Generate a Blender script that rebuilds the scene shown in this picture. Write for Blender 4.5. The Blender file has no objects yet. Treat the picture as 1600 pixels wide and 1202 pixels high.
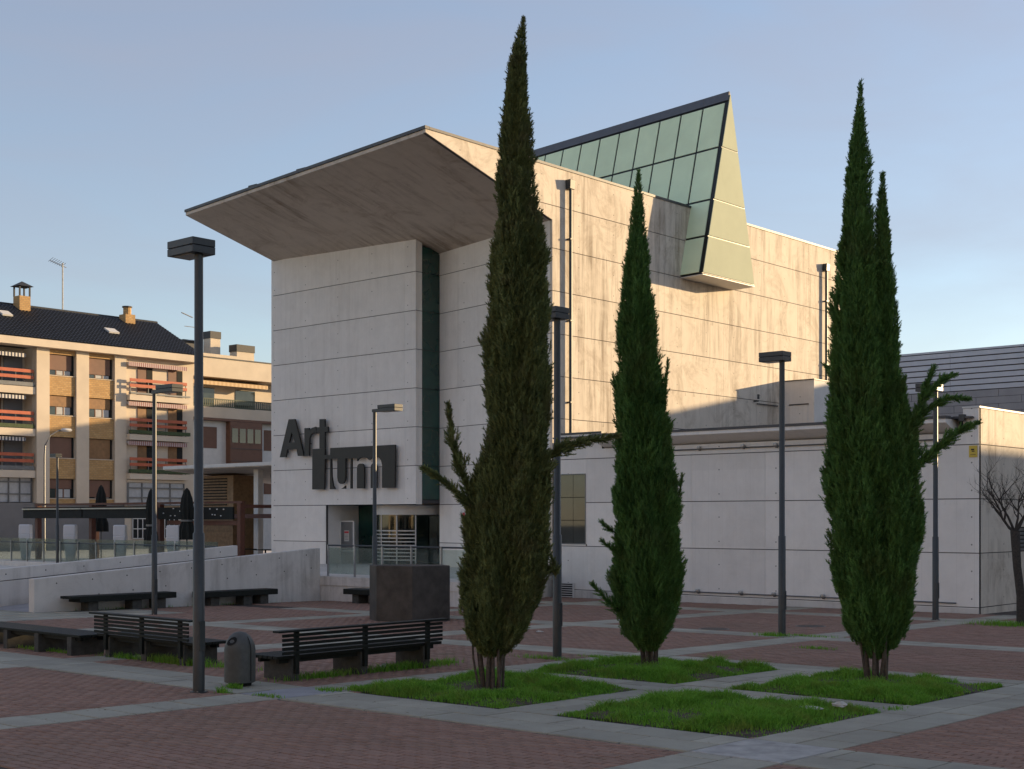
import bpy, math, random
import numpy as np
from mathutils import Vector, Matrix, Quaternion

SC = bpy.context.scene
COL = SC.collection
random.seed(7)
RNG = np.random.default_rng(11)
R = math.radians

# ------------------------------------------------------------------ camera, sky, sun, exposure
cam_d = bpy.data.cameras.new('camera')
cam = bpy.data.objects.new('camera', cam_d)
COL.objects.link(cam)
cam.location = (0, 0, 2.3)
cam.rotation_euler = (R(90), 0, math.atan2(.6662, .7459))
cam_d.sensor_width = 36
cam_d.lens = 36 * 2115 / 1600
cam_d.shift_y = 209 / 1600
cam_d.clip_end = 3000
SC.camera = cam

SUN = Vector((1.11, 2.5, .44)).normalized()          # direction towards the sun
SUN_EL = math.asin(SUN.z)
SUN_AZ = math.atan2(SUN.x, SUN.y)
world = bpy.data.worlds.new('World')
SC.world = world
world.use_nodes = True
wn = world.node_tree
sky = wn.nodes.new('ShaderNodeTexSky')
sky.sky_type = 'NISHITA'
sky.sun_disc = False
sky.sun_elevation = SUN_EL
sky.sun_rotation = SUN_AZ
sky.altitude = 500
sky.air_density = 1.0
sky.dust_density = .4
sky.ozone_density = 2.0
veil = wn.nodes.new('ShaderNodeMix')                    # thin high haze over the whole sky
veil.data_type = 'RGBA'
wtc = wn.nodes.new('ShaderNodeTexCoord')
wmp = wn.nodes.new('ShaderNodeMapping')
wmp.inputs['Scale'].default_value = (2.2, 2.2, 9)
wmp.inputs['Rotation'].default_value = (.12, .08, .5)
wns = wn.nodes.new('ShaderNodeTexNoise')
wns.inputs['Scale'].default_value = 1.3
wns.inputs['Detail'].default_value = 6
wns.inputs['Roughness'].default_value = .55
wns.inputs['Distortion'].default_value = .6
wmr = wn.nodes.new('ShaderNodeMapRange')
wmr.inputs[1].default_value = .3
wmr.inputs[2].default_value = .75
wmr.inputs[3].default_value = .30
wmr.inputs[4].default_value = .60
wn.links.new(wtc.outputs['Generated'], wmp.inputs[0])
wn.links.new(wmp.outputs[0], wns.inputs['Vector'])
wn.links.new(wns.outputs['Fac'], wmr.inputs[0])
wn.links.new(wmr.outputs[0], veil.inputs[0])
veil.inputs[7].default_value = (1.58, 1.60, 1.86, 1)
wn.links.new(sky.outputs[0], veil.inputs[6])
tintn = wn.nodes.new('ShaderNodeMix')                   # warm white balance of the photograph, whole sky alike
tintn.data_type = 'RGBA'
tintn.blend_type = 'MULTIPLY'
tintn.inputs[0].default_value = 1
tintn.inputs[7].default_value = (1.075, .99, .965, 1)
wn.links.new(veil.outputs[2], tintn.inputs[6])
wn.links.new(tintn.outputs[2], wn.nodes['Background'].inputs[0])
wn.nodes['Background'].inputs[1].default_value = .15

sl = bpy.data.lights.new('sun', 'SUN')
sl.energy = 4.8
sl.angle = R(.55)
sl.color = (1, .72, .40)
so = bpy.data.objects.new('sun', sl)
COL.objects.link(so)
so.rotation_euler = (-SUN).to_track_quat('-Z', 'Y').to_euler()
so.location = (60, 130, 60)

SC.view_settings.view_transform = 'Standard'
SC.view_settings.look = 'None'
SC.view_settings.gamma = 1
SC.view_settings.exposure = .86

# ------------------------------------------------------------------ helpers
CA, SA = .7459, .6662                                  # camera right = (CA, SA), forward = (-SA, CA)


def gz(x, y):
    return .244 + .00767 * x - .0125 * y


def depth(x, y):
    return -x * SA + y * CA


def in_view(x, y, m=60):
    d = depth(x, y)
    if d < 3:
        return False
    px = 800 + 2115 * (x * CA + y * SA) / d
    py = 810 - 2115 * (gz(x, y) - 2.3) / d
    return -m < px < 1600 + m and py < 1202 + m


class MB:
    def __init__(s):
        s.v = []
        s.f = []

    def add(s, v, f):
        n = len(s.v)
        s.v += [tuple(p) for p in v]
        s.f += [tuple(i + n for i in q) for q in f]
        return s

    def box(s, x0, x1, y0, y1, z0, z1):
        return s.add([(x0, y0, z0), (x1, y0, z0), (x1, y1, z0), (x0, y1, z0), (x0, y0, z1), (x1, y0, z1), (x1, y1, z1), (x0, y1, z1)],
                     [(0, 3, 2, 1), (4, 5, 6, 7), (0, 1, 5, 4), (1, 2, 6, 5), (2, 3, 7, 6), (3, 0, 4, 7)])

    def hexa(s, a, b):                                  # two quads of four points, bottom and top
        return s.add(list(a) + list(b), [(0, 3, 2, 1), (4, 5, 6, 7), (0, 1, 5, 4), (1, 2, 6, 5), (2, 3, 7, 6), (3, 0, 4, 7)])

    def extr(s, pts, d):                                # planar polygon extruded by vector d
        n = len(pts)
        d = Vector(d)
        v = [Vector(p) for p in pts]
        v2 = [p + d for p in v]
        f = [tuple(range(n))[::-1], tuple(range(n, 2 * n))] + [(i, (i + 1) % n, n + (i + 1) % n, n + i) for i in range(n)]
        return s.add(v + v2, f)

    def slab(s, p, t, inset=0.0):                       # four corners, thickness along normal
        p = [Vector(q) for q in p]
        n = (p[1] - p[0]).cross(p[3] - p[0]).normalized()
        c = sum(p, Vector()) / 4
        q = []
        for i in range(4):
            a = (p[(i + 1) % 4] - p[i]).normalized()
            b = (p[i - 1] - p[i]).normalized()
            sn = max(.2, a.cross(b).length)
            q.append(p[i] + (a + b) * (inset / sn))
        return s.extr(q, n * t)

    def tube(s, pts, rad, n=8, cap=True):
        pts = [Vector(p) for p in pts]
        if not hasattr(rad, '__len__'):
            rad = [rad] * len(pts)
        rings = []
        for i, p in enumerate(pts):
            t = (pts[min(i + 1, len(pts) - 1)] - pts[max(i - 1, 0)]).normalized()
            up = Vector((0, 0, 1)) if abs(t.z) < .95 else Vector((1, 0, 0))
            a = t.cross(up).normalized()
            b = t.cross(a).normalized()
            rings.append([p + (a * math.cos(2 * math.pi * k / n) + b * math.sin(2 * math.pi * k / n)) * rad[i] for k in range(n)])
        v = [q for r in rings for q in r]
        f = []
        for i in range(len(pts) - 1):
            for k in range(n):
                f.append((i * n + k, i * n + (k + 1) % n, (i + 1) * n + (k + 1) % n, (i + 1) * n + k))
        if cap:
            f.append(tuple(range(n))[::-1])
            f.append(tuple(range((len(pts) - 1) * n, len(pts) * n)))
        return s.add(v, f)

    def lathe(s, prof, n=20, c=(0, 0, 0), sx=1, sy=1):
        v = []
        f = []
        for r, z in prof:
            for k in range(n):
                a = 2 * math.pi * k / n
                v.append((c[0] + r * math.cos(a) * sx, c[1] + r * math.sin(a) * sy, c[2] + z))
        m = len(prof)
        for i in range(m - 1):
            for k in range(n):
                f.append((i * n + k, i * n + (k + 1) % n, (i + 1) * n + (k + 1) % n, (i + 1) * n + k))
        f.append(tuple(range(n))[::-1])
        f.append(tuple(range((m - 1) * n, m * n)))
        return s.add(v, f)

    def build(s, name, mat, parent=None, local=False, smooth=False, bevel=0, label=None):
        me = bpy.data.meshes.new(name)
        me.from_pydata(s.v, [], s.f)
        me.update()
        if smooth:
            me.polygons.foreach_set('use_smooth', [True] * len(me.polygons))
            if hasattr(me, 'set_sharp_from_angle'):
                me.set_sharp_from_angle(angle=R(40))
        me.materials.append(mat)
        o = bpy.data.objects.new(name, me)
        COL.objects.link(o)
        if parent:
            o.parent = parent
            if not local:
                o.matrix_parent_inverse = PINV.get(parent.name, Matrix.Identity(4))
        if bevel:
            b = o.modifiers.new('bevel', 'BEVEL')
            b.width = bevel
            b.segments = 2
            b.limit_method = 'ANGLE'
        if label:
            o['label'] = label
        return o


PINV = {}


def tag(o, label, cat=None, group=None, kind=None):
    if label:
        o['label'] = label
    if cat:
        o['category'] = cat
    if group:
        o['group'] = group
    if kind:
        o['kind'] = kind
    return o


def thing(name, loc, label, cat, group=None, rz=0):
    o = bpy.data.objects.new(name, None)
    o.empty_display_size = .2
    COL.objects.link(o)
    o.location = loc
    o.rotation_euler = (0, 0, rz)
    PINV[o.name] = (Matrix.Translation(Vector(loc)) @ Matrix.Rotation(rz, 4, 'Z')).inverted()
    return tag(o, label, cat, group)


def dup(root, loc, label, rz=None):
    def cp(o, par):
        c = o.copy()
        COL.objects.link(c)
        if par:
            c.parent = par
        for ch in list(o.children):
            cp(ch, c)
        return c
    r = cp(root, None)
    r.location = loc
    if rz is not None:
        r.rotation_euler = (0, 0, rz)
    r['label'] = label
    return r


def bx(x0, x1, y0, y1, z0, z1):
    return MB().box(min(x0, x1), max(x0, x1), min(y0, y1), max(y0, y1), min(z0, z1), max(z0, z1))


def np_mesh(name, V, F, mat, parent=None, tint=None, smooth=False):
    """V (n,3) float, F (m,k) int with equal k per face"""
    me = bpy.data.meshes.new(name)
    V = np.asarray(V, np.float32)
    F = np.asarray(F, np.int32)
    m, k = F.shape
    me.vertices.add(len(V))
    me.vertices.foreach_set('co', V.ravel())
    me.loops.add(m * k)
    me.loops.foreach_set('vertex_index', F.ravel())
    me.polygons.add(m)
    me.polygons.foreach_set('loop_start', np.arange(0, m * k, k, dtype=np.int32))
    me.polygons.foreach_set('loop_total', np.full(m, k, np.int32))
    me.update(calc_edges=True)
    if tint is not None:
        a = me.attributes.new('tint', 'FLOAT', 'FACE')
        a.data.foreach_set('value', np.asarray(tint, np.float32))
    if smooth:
        me.polygons.foreach_set('use_smooth', np.ones(m, bool))
    me.materials.append(mat)
    o = bpy.data.objects.new(name, me)
    COL.objects.link(o)
    if parent:
        o.parent = parent
        o.matrix_parent_inverse = PINV.get(parent.name, Matrix.Identity(4))
    return o


# ------------------------------------------------------------------ materials
class NT:
    def __init__(s, name, rough=.6, metal=0, spec=.5):
        s.m = bpy.data.materials.new(name)
        s.m.use_nodes = True
        s.t = s.m.node_tree
        s.b = s.t.nodes['Principled BSDF']
        s.b.inputs['Roughness'].default_value = rough
        s.b.inputs['Metallic'].default_value = metal
        s.b.inputs['Specular IOR Level'].default_value = spec

    def n(s, typ, **kw):
        o = s.t.nodes.new('ShaderNode' + typ)
        for k, v in kw.items():
            setattr(o, k, v)
        return o

    def put(s, node, i, v):
        if isinstance(v, bpy.types.NodeSocket):
            s.t.links.new(v, node.inputs[i])
        elif v is not None:
            if isinstance(v, (tuple, list)) and len(v) == 3 and node.inputs[i].type == 'RGBA':
                v = (*v, 1)
            node.inputs[i].default_value = v

    def math(s, op, a, b=None, c=None, clamp=False):
        o = s.n('Math', operation=op, use_clamp=clamp)
        s.put(o, 0, a)
        s.put(o, 1, b)
        s.put(o, 2, c)
        return o.outputs[0]

    def pos(s, obj=False):
        if obj:
            return s.n('TexCoord').outputs['Object']
        return s.n('NewGeometry').outputs['Position']

    def scale(s, vec, sc):
        o = s.n('VectorMath', operation='MULTIPLY')
        s.put(o, 0, vec)
        o.inputs[1].default_value = sc
        return o.outputs[0]

    def noise(s, vec, scale, detail=5, rough=.6, dist=0):
        o = s.n('TexNoise')
        s.put(o, 'Vector', vec)
        o.inputs['Scale'].default_value = scale
        o.inputs['Detail'].default_value = detail
        o.inputs['Roughness'].default_value = rough
        o.inputs['Distortion'].default_value = dist
        return o.outputs['Fac']

    def ramp(s, fac, lo, hi, a=0.0, b=1.0):
        o = s.n('MapRange', clamp=True)
        s.put(o, 0, fac)
        o.inputs[1].default_value = lo
        o.inputs[2].default_value = hi
        o.inputs[3].default_value = a
        o.inputs[4].default_value = b
        return o.outputs[0]

    def mix(s, fac, a, b, mode='MIX'):
        o = s.n('Mix', data_type='RGBA', blend_type=mode)
        s.put(o, 0, fac)
        s.put(o, 6, a)
        s.put(o, 7, b)
        return o.outputs[2]

    def color(s, c):
        s.put(s.b, 'Base Color', c)
        return s

    def bump(s, h, strength=.3, dist=.02):
        o = s.n('Bump')
        o.inputs['Strength'].default_value = strength
        o.inputs['Distance'].default_value = dist
        s.put(o, 'Height', h)
        s.t.links.new(o.outputs[0], s.b.inputs['Normal'])
        return s

    def sep(s, vec):
        o = s.n('SeparateXYZ')
        s.put(o, 0, vec)
        return o.outputs


def plain(name, col, rough=.6, metal=0, var=.18, scale=3.0, bump=.15, bscale=40, obj=False, spec=.5):
    t = NT(name, rough, metal, spec)
    p = t.pos(obj)
    f = t.noise(p, scale, 6)
    dark = tuple(c * (1 - var) for c in col)
    light = tuple(min(1, c * (1 + var)) for c in col)
    t.color(t.mix(t.ramp(f, .3, .7), dark, light))
    if bump:
        t.bump(t.noise(p, bscale, 4), bump, .01)
    return t.m


def concrete(name, base, axis=None, stain=.5, tint=(.16, .115, .075), streak=(1.3, 1.3, .10)):
    t = NT(name, .78)
    p = t.pos()
    big = t.noise(p, .28, 8, .62, .3)
    mid = t.noise(p, 1.7, 7, .65)
    st = t.noise(t.scale(p, streak), 2.2, 7, .7, .2)
    fine = t.noise(p, 34, 5, .7)
    c = t.mix(t.ramp(mid, .32, .68), tuple(x * .95 for x in base), tuple(min(1, x * 1.04) for x in base))
    s1 = t.math('MULTIPLY', t.ramp(st, .47, .68), t.ramp(big, .40, .58))
    c = t.mix(t.math('MULTIPLY', s1, min(1, stain * .85)), c, tint)
    blot = t.math('MULTIPLY', t.ramp(t.noise(p, .55, 9, .8, 1.0), .50, .68), stain * .6)
    c = t.mix(blot, c, tuple(x * 1.5 for x in tint))
    speck = t.math('MULTIPLY', t.ramp(fine, .60, .74), .12 + .25 * stain)
    c = t.mix(speck, c, tuple(x * .9 for x in tint))
    rnd = t.ramp(t.n('ObjectInfo').outputs['Random'], 0, 1, 0, .14)
    c = t.mix(rnd, c, tuple(x * .35 for x in base))
    h = t.math('ADD', t.math('MULTIPLY', fine, .4), t.math('MULTIPLY', mid, 1.0))
    if axis is not None:
        q = t.sep(p)
        u = t.math('MULTIPLY', t.math('ABSOLUTE', t.math('SUBTRACT', t.math('FRACT', t.math('DIVIDE', q[axis], 2.05)), .5)), 2.05)
        w = t.math('FRACT', t.math('DIVIDE', t.math('SUBTRACT', q[2], -10.65), 1.496))
        d1 = t.math('ABSOLUTE', t.math('SUBTRACT', w, .17))
        d2 = t.math('ABSOLUTE', t.math('SUBTRACT', w, .68))
        dz = t.math('MULTIPLY', t.math('MINIMUM', d1, d2), 1.496)
        r2 = t.math('SQRT', t.math('ADD', t.math('MULTIPLY', u, u), t.math('MULTIPLY', dz, dz)))
        hole = t.math('LESS_THAN', r2, .022)
        c = t.mix(t.math('MULTIPLY', hole, .8), c, (.09, .08, .07))
        h = t.math('SUBTRACT', h, t.math('MULTIPLY', hole, 3))
        # soot just below the pour joints, broken up by noise (weathering marks)
        jz = t.math('MULTIPLY', t.math('GREATER_THAN', w, .90), t.ramp(t.noise(t.scale(p, (1.5, 1.5, .3)), 3.5, 7, .75), .55, .72))
        c = t.mix(t.math('MULTIPLY', jz, stain * .8), c, tuple(x * .8 for x in tint))
        # faint vertical board marks
        bm = t.math('LESS_THAN', t.math('FRACT', t.math('DIVIDE', q[axis], .51)), .02)
        c = t.mix(t.math('MULTIPLY', bm, .13), c, (.2, .17, .14))
    t.color(c)
    t.bump(h, .22, .02)
    return t.m


M = {}
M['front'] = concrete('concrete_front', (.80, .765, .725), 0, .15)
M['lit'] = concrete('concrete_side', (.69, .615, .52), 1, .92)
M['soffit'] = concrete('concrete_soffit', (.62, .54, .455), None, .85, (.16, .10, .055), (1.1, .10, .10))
M['core'] = plain('concrete_shadow_gap', (.10, .09, .085), .9)
M['low'] = concrete('concrete_plinth', (.68, .645, .605), None, .55, (.13, .11, .09))
M['dark_metal'] = plain('dark_grey_painted_metal', (.034, .040, .044), .42, .0, .15, 8, .05)
M['roof_metal'] = plain('roof_edge_metal', (.07, .07, .075), .5, .3)
M['lampglass'] = plain('frosted_lamp_glass', (.42, .40, .33), .35, 0, .1)
M['black_paint'] = plain('black_green_painted_wood', (.011, .014, .012), .62, 0, .35, 14, .3, 60, spec=.25)
M['bench_leg'] = plain('dark_bench_concrete', (.055, .055, .05), .8, 0, .35, 9, .4)
M['bin'] = plain('grey_bin_metal', (.075, .078, .075), .55, .2, .2, 10, .1)
M['slot'] = plain('black_hole', (.006, .006, .006), .9, 0, .1)
M['white'] = plain('white_paint', (.62, .61, .59), .5, 0, .06)
M['steel'] = plain('brushed_steel', (.35, .35, .36), .35, .8, .12, 12)
M['grey_metal'] = plain('grey_rail_metal', (.16, .165, .17), .45, .4, .15)
M['soil'] = plain('dry_soil', (.075, .055, .038), .95, 0, .45, 12, .8, 50)
M['bark'] = plain('cypress_bark', (.085, .065, .05), .9, 0, .4, 20, .8, 60)
M['grey_bark'] = plain('grey_bark', (.05, .042, .036), .9, 0, .4, 25, .8, 80)
M['paper'] = plain('crumpled_paper', (.48, .47, .44), .8, 0, .1, 30, .5, 60)
M['sign_black'] = plain('sign_black_metal', (.022, .019, .017), .5, .2, .15)
M['yellow'] = plain('yellow_sign', (.62, .45, .06), .5, 0, .06)
M['red'] = plain('red_print', (.5, .05, .06), .6, 0, .06)
M['door_frame'] = plain('aluminium_frame', (.45, .46, .46), .4, .3, .08)
M['stone_block'] = plain('dark_weathered_steel', (.060, .052, .046), .62, .35, .45, 2.2, .35, 25)
M['timber'] = plain('warm_timber', (.24, .15, .075), .6, 0, .25, 6, .2)


def glass(name, tint, rough=.06, mixf=.5, emis=None):
    t = NT(name, rough)
    tr = t.n('BsdfTransparent')
    tr.inputs[0].default_value = (*tint, 1)
    gl = t.n('BsdfGlossy')
    gl.inputs[0].default_value = (.9, .95, .93, 1)
    gl.inputs['Roughness'].default_value = rough
    lw = t.n('LayerWeight')
    lw.inputs[0].default_value = .25
    mx = t.n('MixShader')
    f = t.math('ADD', t.math('MULTIPLY', lw.outputs['Fresnel'], .55), mixf * .12, clamp=True)
    t.put(mx, 0, f)
    t.t.links.new(tr.outputs[0], mx.inputs[1])
    t.t.links.new(gl.outputs[0], mx.inputs[2])
    t.t.links.new(mx.outputs[0], t.t.nodes['Material Output'].inputs[0])
    return t.m


M['rail_glass'] = glass('balustrade_glass', (.84, .89, .86), .05, .3)
M['door_glass'] = glass('door_glass', (.45, .56, .52), .03, .6)


def dark_glass(name, col, rough=.08, scale=.6):
    t = NT(name, rough, 0, .8)
    p = t.pos()
    t.color(t.mix(t.ramp(t.noise(p, scale, 3), .35, .65), tuple(c * .7 for c in col), tuple(c * 1.3 for c in col)))
    t.bump(t.noise(p, .8, 2), .02, .05)
    return t.m


M['green_glass'] = dark_glass('dark_green_glass', (.008, .050, .038), .2)
M['window_glass'] = dark_glass('window_glass', (.035, .045, .045), .03)
M['dark_room'] = plain('dark_interior', (.012, .014, .014), .9, 0, .3)
M['pane_green'] = plain('frosted_green_pane', (.70, .84, .60), .55, 0, .12, .35, 0, spec=.15)
M['pane_cream'] = plain('frosted_cream_pane', (.455, .50, .385), .7, 0, .07, .5, 0, spec=.06)
M['mullion'] = plain('black_mullion', (.012, .014, .014), .4, .2)
M['flashing'] = plain('blue_grey_flashing', (.105, .11, .125), .45, .4, .1)


def brick_top(name):
    t = NT(name, .85, 0, .3)
    p = t.pos()
    a = t.n('Attribute')
    a.attribute_name = 'tint'
    f = a.outputs['Fac']
    c = t.mix(f, (.265, .158, .120), (.345, .215, .165))
    n1 = t.noise(p, .35, 6, .65)
    c = t.mix(t.ramp(n1, .42, .7, 0, .45), c, (.20, .15, .11))
    moss = t.math('MULTIPLY', t.ramp(t.noise(p, .8, 8, .75), .58, .72), .5)
    c = t.mix(moss, c, (.12, .115, .065))
    c = t.mix(t.ramp(t.noise(p, 22, 5, .7), .35, .7, .0, .35), c, (.13, .09, .075))
    t.color(c)
    t.bump(t.noise(p, 60, 4), .35, .006)
    return t.m


M['brick'] = brick_top('red_paving_brick')
M['joint'] = plain('dark_joint_sand', (.05, .04, .034), .95, 0, .3, 8, .3)


def slab_mat():
    t = NT('grey_paving_slab', .85, 0, .3)
    p = t.pos()
    a = t.n('Attribute')
    a.attribute_name = 'tint'
    c = t.mix(a.outputs['Fac'], (.335, .322, .262), (.45, .43, .352))
    c = t.mix(t.ramp(t.noise(p, 1.1, 8, .7), .40, .72, 0, .6), c, (.19, .175, .15))
    c = t.mix(t.ramp(t.noise(p, 90, 4, .7), .45, .75, 0, .35), c, (.14, .135, .12))
    c = t.mix(t.ramp(t.noise(p, 5, 8, .8), .62, .74, 0, .4), c, (.12, .125, .08))
    t.color(c)
    t.bump(t.noise(p, 110, 3), .25, .004)
    return t.m


M['slab'] = slab_mat()
M['patch'] = plain('worn_light_cement', (.36, .35, .33), .85, 0, .3, 5, .3, 70)
M['patch_blue'] = plain('smooth_grey_cement', (.28, .28, .295), .8, 0, .15, 3, .2, 70)
M['asphalt'] = plain('grey_street', (.10, .095, .09), .9, 0, .2, 2, .3)


def leaf_mat(name, a, b, dry, tr=.3):
    t = NT(name, .6, 0, .25)
    p = t.pos()
    at = t.n('Attribute')
    at.attribute_name = 'tint'
    c = t.mix(at.outputs['Fac'], a, b)
    c = t.mix(t.ramp(t.noise(p, 1.6, 6, .7), .50, .66, 0, .8), c, dry)
    t.color(c)
    sub = t.n('BsdfTranslucent')
    t.put(sub, 0, c)
    mx = t.n('MixShader')
    mx.inputs[0].default_value = tr
    t.t.links.new(t.b.outputs[0], mx.inputs[1])
    t.t.links.new(sub.outputs[0], mx.inputs[2])
    t.t.links.new(mx.outputs[0], t.t.nodes['Material Output'].inputs[0])
    return t.m


M['leaf_olive'] = leaf_mat('cypress_leaf_olive', (.080, .105, .036), (.25, .285, .105), (.18, .165, .08))
M['leaf_green'] = leaf_mat('cypress_leaf_green', (.060, .135, .036), (.18, .34, .09), (.13, .19, .06))
M['grass'] = leaf_mat('grass_blade', (.11, .27, .026), (.25, .50, .065), (.24, .30, .06), .5)

# ------------------------------------------------------------------ setting: ground and paving
XB = [(-27.3, -26.4), (-20.85, -19.95), (-14.5, -13.66), (-7.42, -6.4), (-.3, .6)]      # stone bands running along Y
YB = [(3.9, 4.9), (10.85, 11.98), (18.62, 19.55), (24.6, 25.55), (32.4, 33.5)]          # stone bands running along X
LAWN = [(-13.78, -10.95, 12.1, 14.8), (-13.70, -11.02, 15.72, 18.56), (-10.06, -7.5, 15.8, 18.6), (-10.02, -7.42, 12.1, 14.84)]
PLAZA = (-34.1, 8.0, 3.0, 36.2)


def sheet(name, x0, x1, y0, y1, dz, mat, kind='structure', zf=gz):
    o = MB().add([(x0, y0, zf(x0, y0) + dz), (x1, y0, zf(x1, y0) + dz), (x1, y1, zf(x1, y1) + dz), (x0, y1, zf(x0, y1) + dz)], [(0, 1, 2, 3)]).build(name, mat)
    if kind:
        o['kind'] = kind
    return o


sheet('ground', -400, 400, -150, 500, -.06, M['asphalt'])
pave = sheet('brick_pavement', -46, 12, -4, 40, -.012, M['joint'])
PINV[pave.name] = Matrix.Identity(4)

# --- stone slabs
slabs = []     # (x0,x1,y0,y1,mat)


def grid(x0, x1, y0, y1, nx, ly, axis, off=0.0):
    """rows across the short side, slabs of length ly along axis"""
    if axis == 1:
        w = (x1 - x0) / nx
        for i in range(nx):
            y = y0 - (off + .5 * ly * (i % 2))
            while y < y1:
                a, b = max(y, y0), min(y + ly, y1)
                if b - a > .06:
                    slabs.append((x0 + i * w, x0 + (i + 1) * w, a, b, 'slab'))
                y += ly
    else:
        w = (y1 - y0) / nx
        for i in range(nx):
            x = x0 - (off + .5 * ly * (i % 2))
            while x < x1:
                a, b = max(x, x0), min(x + ly, x1)
                if b - a > .06:
                    slabs.append((a, b, y0 + i * w, y0 + (i + 1) * w, 'slab'))
                x += ly


for (x0, x1) in XB:
    ys = [3.0]
    for (a, b) in YB:
        ys += [a, b]
    ys.append(36.2)
    for a, b in zip(ys[::2], ys[1::2]):
        if x0 == -7.42 and a > 11 and b < 20:
            grid(x0, x1, a, b, 2, .95, 1)
        else:
            grid(x0, x1, a, b, 1 if x1 - x0 < .95 else 2, .485 if x1 - x0 < .95 else .95, 1)
for (y0, y1) in YB:
    xs = [-31.0]
    for (a, b) in XB:
        xs += [a, b]
    xs.append(8.0)
    for k, (a, b) in enumerate(zip(xs[::2], xs[1::2])):
        grid(a, b, y0, y1, 2, .95, 0, .3)
for (x0, x1) in XB:
    for (y0, y1) in YB:
        m = 'slab'
        if abs(x0 + 7.42) < .01 and abs(y0 - 10.85) < .01:
            m = 'patch'
        if abs(x0 + 14.5) < .01 and abs(y0 - 10.85) < .01:
            m = 'patch_blue'
        slabs.append((x0, x1, y0, y1, m))
# paths between the four lawn squares
grid(-10.95, -10.06, 12.0, 14.8, 2, .72, 1)
grid(-11.0, -10.08, 15.76, 18.6, 2, .72, 1)
grid(-13.66, -7.42, 14.82, 15.72, 2, .82, 0)
# light stone strip in front of the ramp
grid(-34.0, -31.0, 12, 21.5, 3, 1.0, 1)
grid(-44, -34.05, 12, 18.7, 6, 1.2, 1)
PATHRECT = [(-10.95, -10.06, 12, 14.8), (-11.02, -10.06, 15.72, 18.6), (-13.7, -7.42, 14.8, 15.76), (-34.1, -31, 12, 21.5), (-44, -34, 12, 18.7)]


def slab_verts(x0, x1, y0, y1, g, h, ch, top, slope=True):
    x0 += g; x1 -= g; y0 += g; y1 -= g
    P = [(x0, y0, -h), (x1, y0, -h), (x1, y1, -h), (x0, y1, -h), (x0 + ch, y0 + ch, top), (x1 - ch, y0 + ch, top), (x1 - ch, y1 - ch, top), (x0 + ch, y1 - ch, top)]
    return P


BOXF = np.array([(4, 5, 6, 7), (0, 1, 5, 4), (1, 2, 6, 5), (2, 3, 7, 6), (3, 0, 4, 7)])
sl_vis = [s for s in slabs if in_view((s[0] + s[1]) / 2, (s[2] + s[3]) / 2, 90)]
sl_vis.sort(key=lambda s: depth((s[0] + s[1]) / 2, (s[2] + s[3]) / 2))
sl_cache = {}


def tilt():
    return (math.atan(-.0125), -math.atan(.00767), 0)


for s in sl_vis[:300]:
    w, l = round(s[1] - s[0], 2), round(s[3] - s[2], 2)
    key = (w, l, s[4], random.randrange(4))
    if key not in sl_cache:
        V = slab_verts(-w / 2, w / 2, -l / 2, l / 2, .0065, .03, .006, .004)
        me = bpy.data.meshes.new('slab')
        me.from_pydata(V, [], [tuple(map(int, f)) for f in BOXF])
        at = me.attributes.new('tint', 'FLOAT', 'FACE')
        at.data.foreach_set('value', [random.random()] * 5)
        me.materials.append(M[s[4]])
        sl_cache[key] = me
    o = bpy.data.objects.new('slab', sl_cache[key])
    COL.objects.link(o)
    o.parent = pave
    cx, cy = (s[0] + s[1]) / 2, (s[2] + s[3]) / 2
    o.location = (cx, cy, gz(cx, cy) + random.uniform(-.003, .003))
    o.rotation_euler = tilt()
V, F, T = [], [], []
for s in sl_vis[300:]:
    n = len(V)
    j = random.uniform(-.003, .003)
    V += [(p[0], p[1], p[2] + j + gz(p[0], p[1])) for p in slab_verts(s[0], s[1], s[2], s[3], .0065, .03, .006, .004)]
    F.append(BOXF + n)
    T += [random.random()] * 5
if F:
    o = np_mesh('far_slabs', V, np.concatenate(F), M['slab'], pave, T)
    o['kind'] = 'stuff'

# --- bricks
BL, BW = .24, .12
cand = []
y = 6.0
row = 0
while y < 36.1:
    off = (row % 2) * BL / 2
    xs = np.arange(-33.88 + off, 3, BL) + BL / 2
    yc = y + BW / 2
    d = -xs * SA + yc * CA
    px = 800 + 2115 * (xs * CA + yc * SA) / d
    py = 810 - 2115 * ((.244 + .00767 * xs - .0125 * yc) - 2.3) / d
    ok = (px > -60) & (px < 1660) & (py < 1260) & (d < 50) & (d > 6)
    for (a, b) in XB:
        ok &= ~((xs + BL / 2 > a + .02) & (xs - BL / 2 < b - .02) & True) | ((xs - BL / 2 < a - BL * .3) & (xs < a - .01) & False)
    for (a, b) in YB:
        if yc + BW / 2 > a + .02 and yc - BW / 2 < b - .02:
            ok &= False
    for (a, b, c_, d_) in PATHRECT + LAWN:
        ok &= ~((xs + BL / 2 > a) & (xs - BL / 2 < b) & (yc > c_ - .05) & (yc < d_ + .05))
    ok &= ~((xs > -13.7) & (xs < -7.4) & (yc > 12) & (yc < 18.6))
    for xx, dd in zip(xs[ok], d[ok]):
        cand.append((dd, xx, yc))
    y += BW
    row += 1
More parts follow.
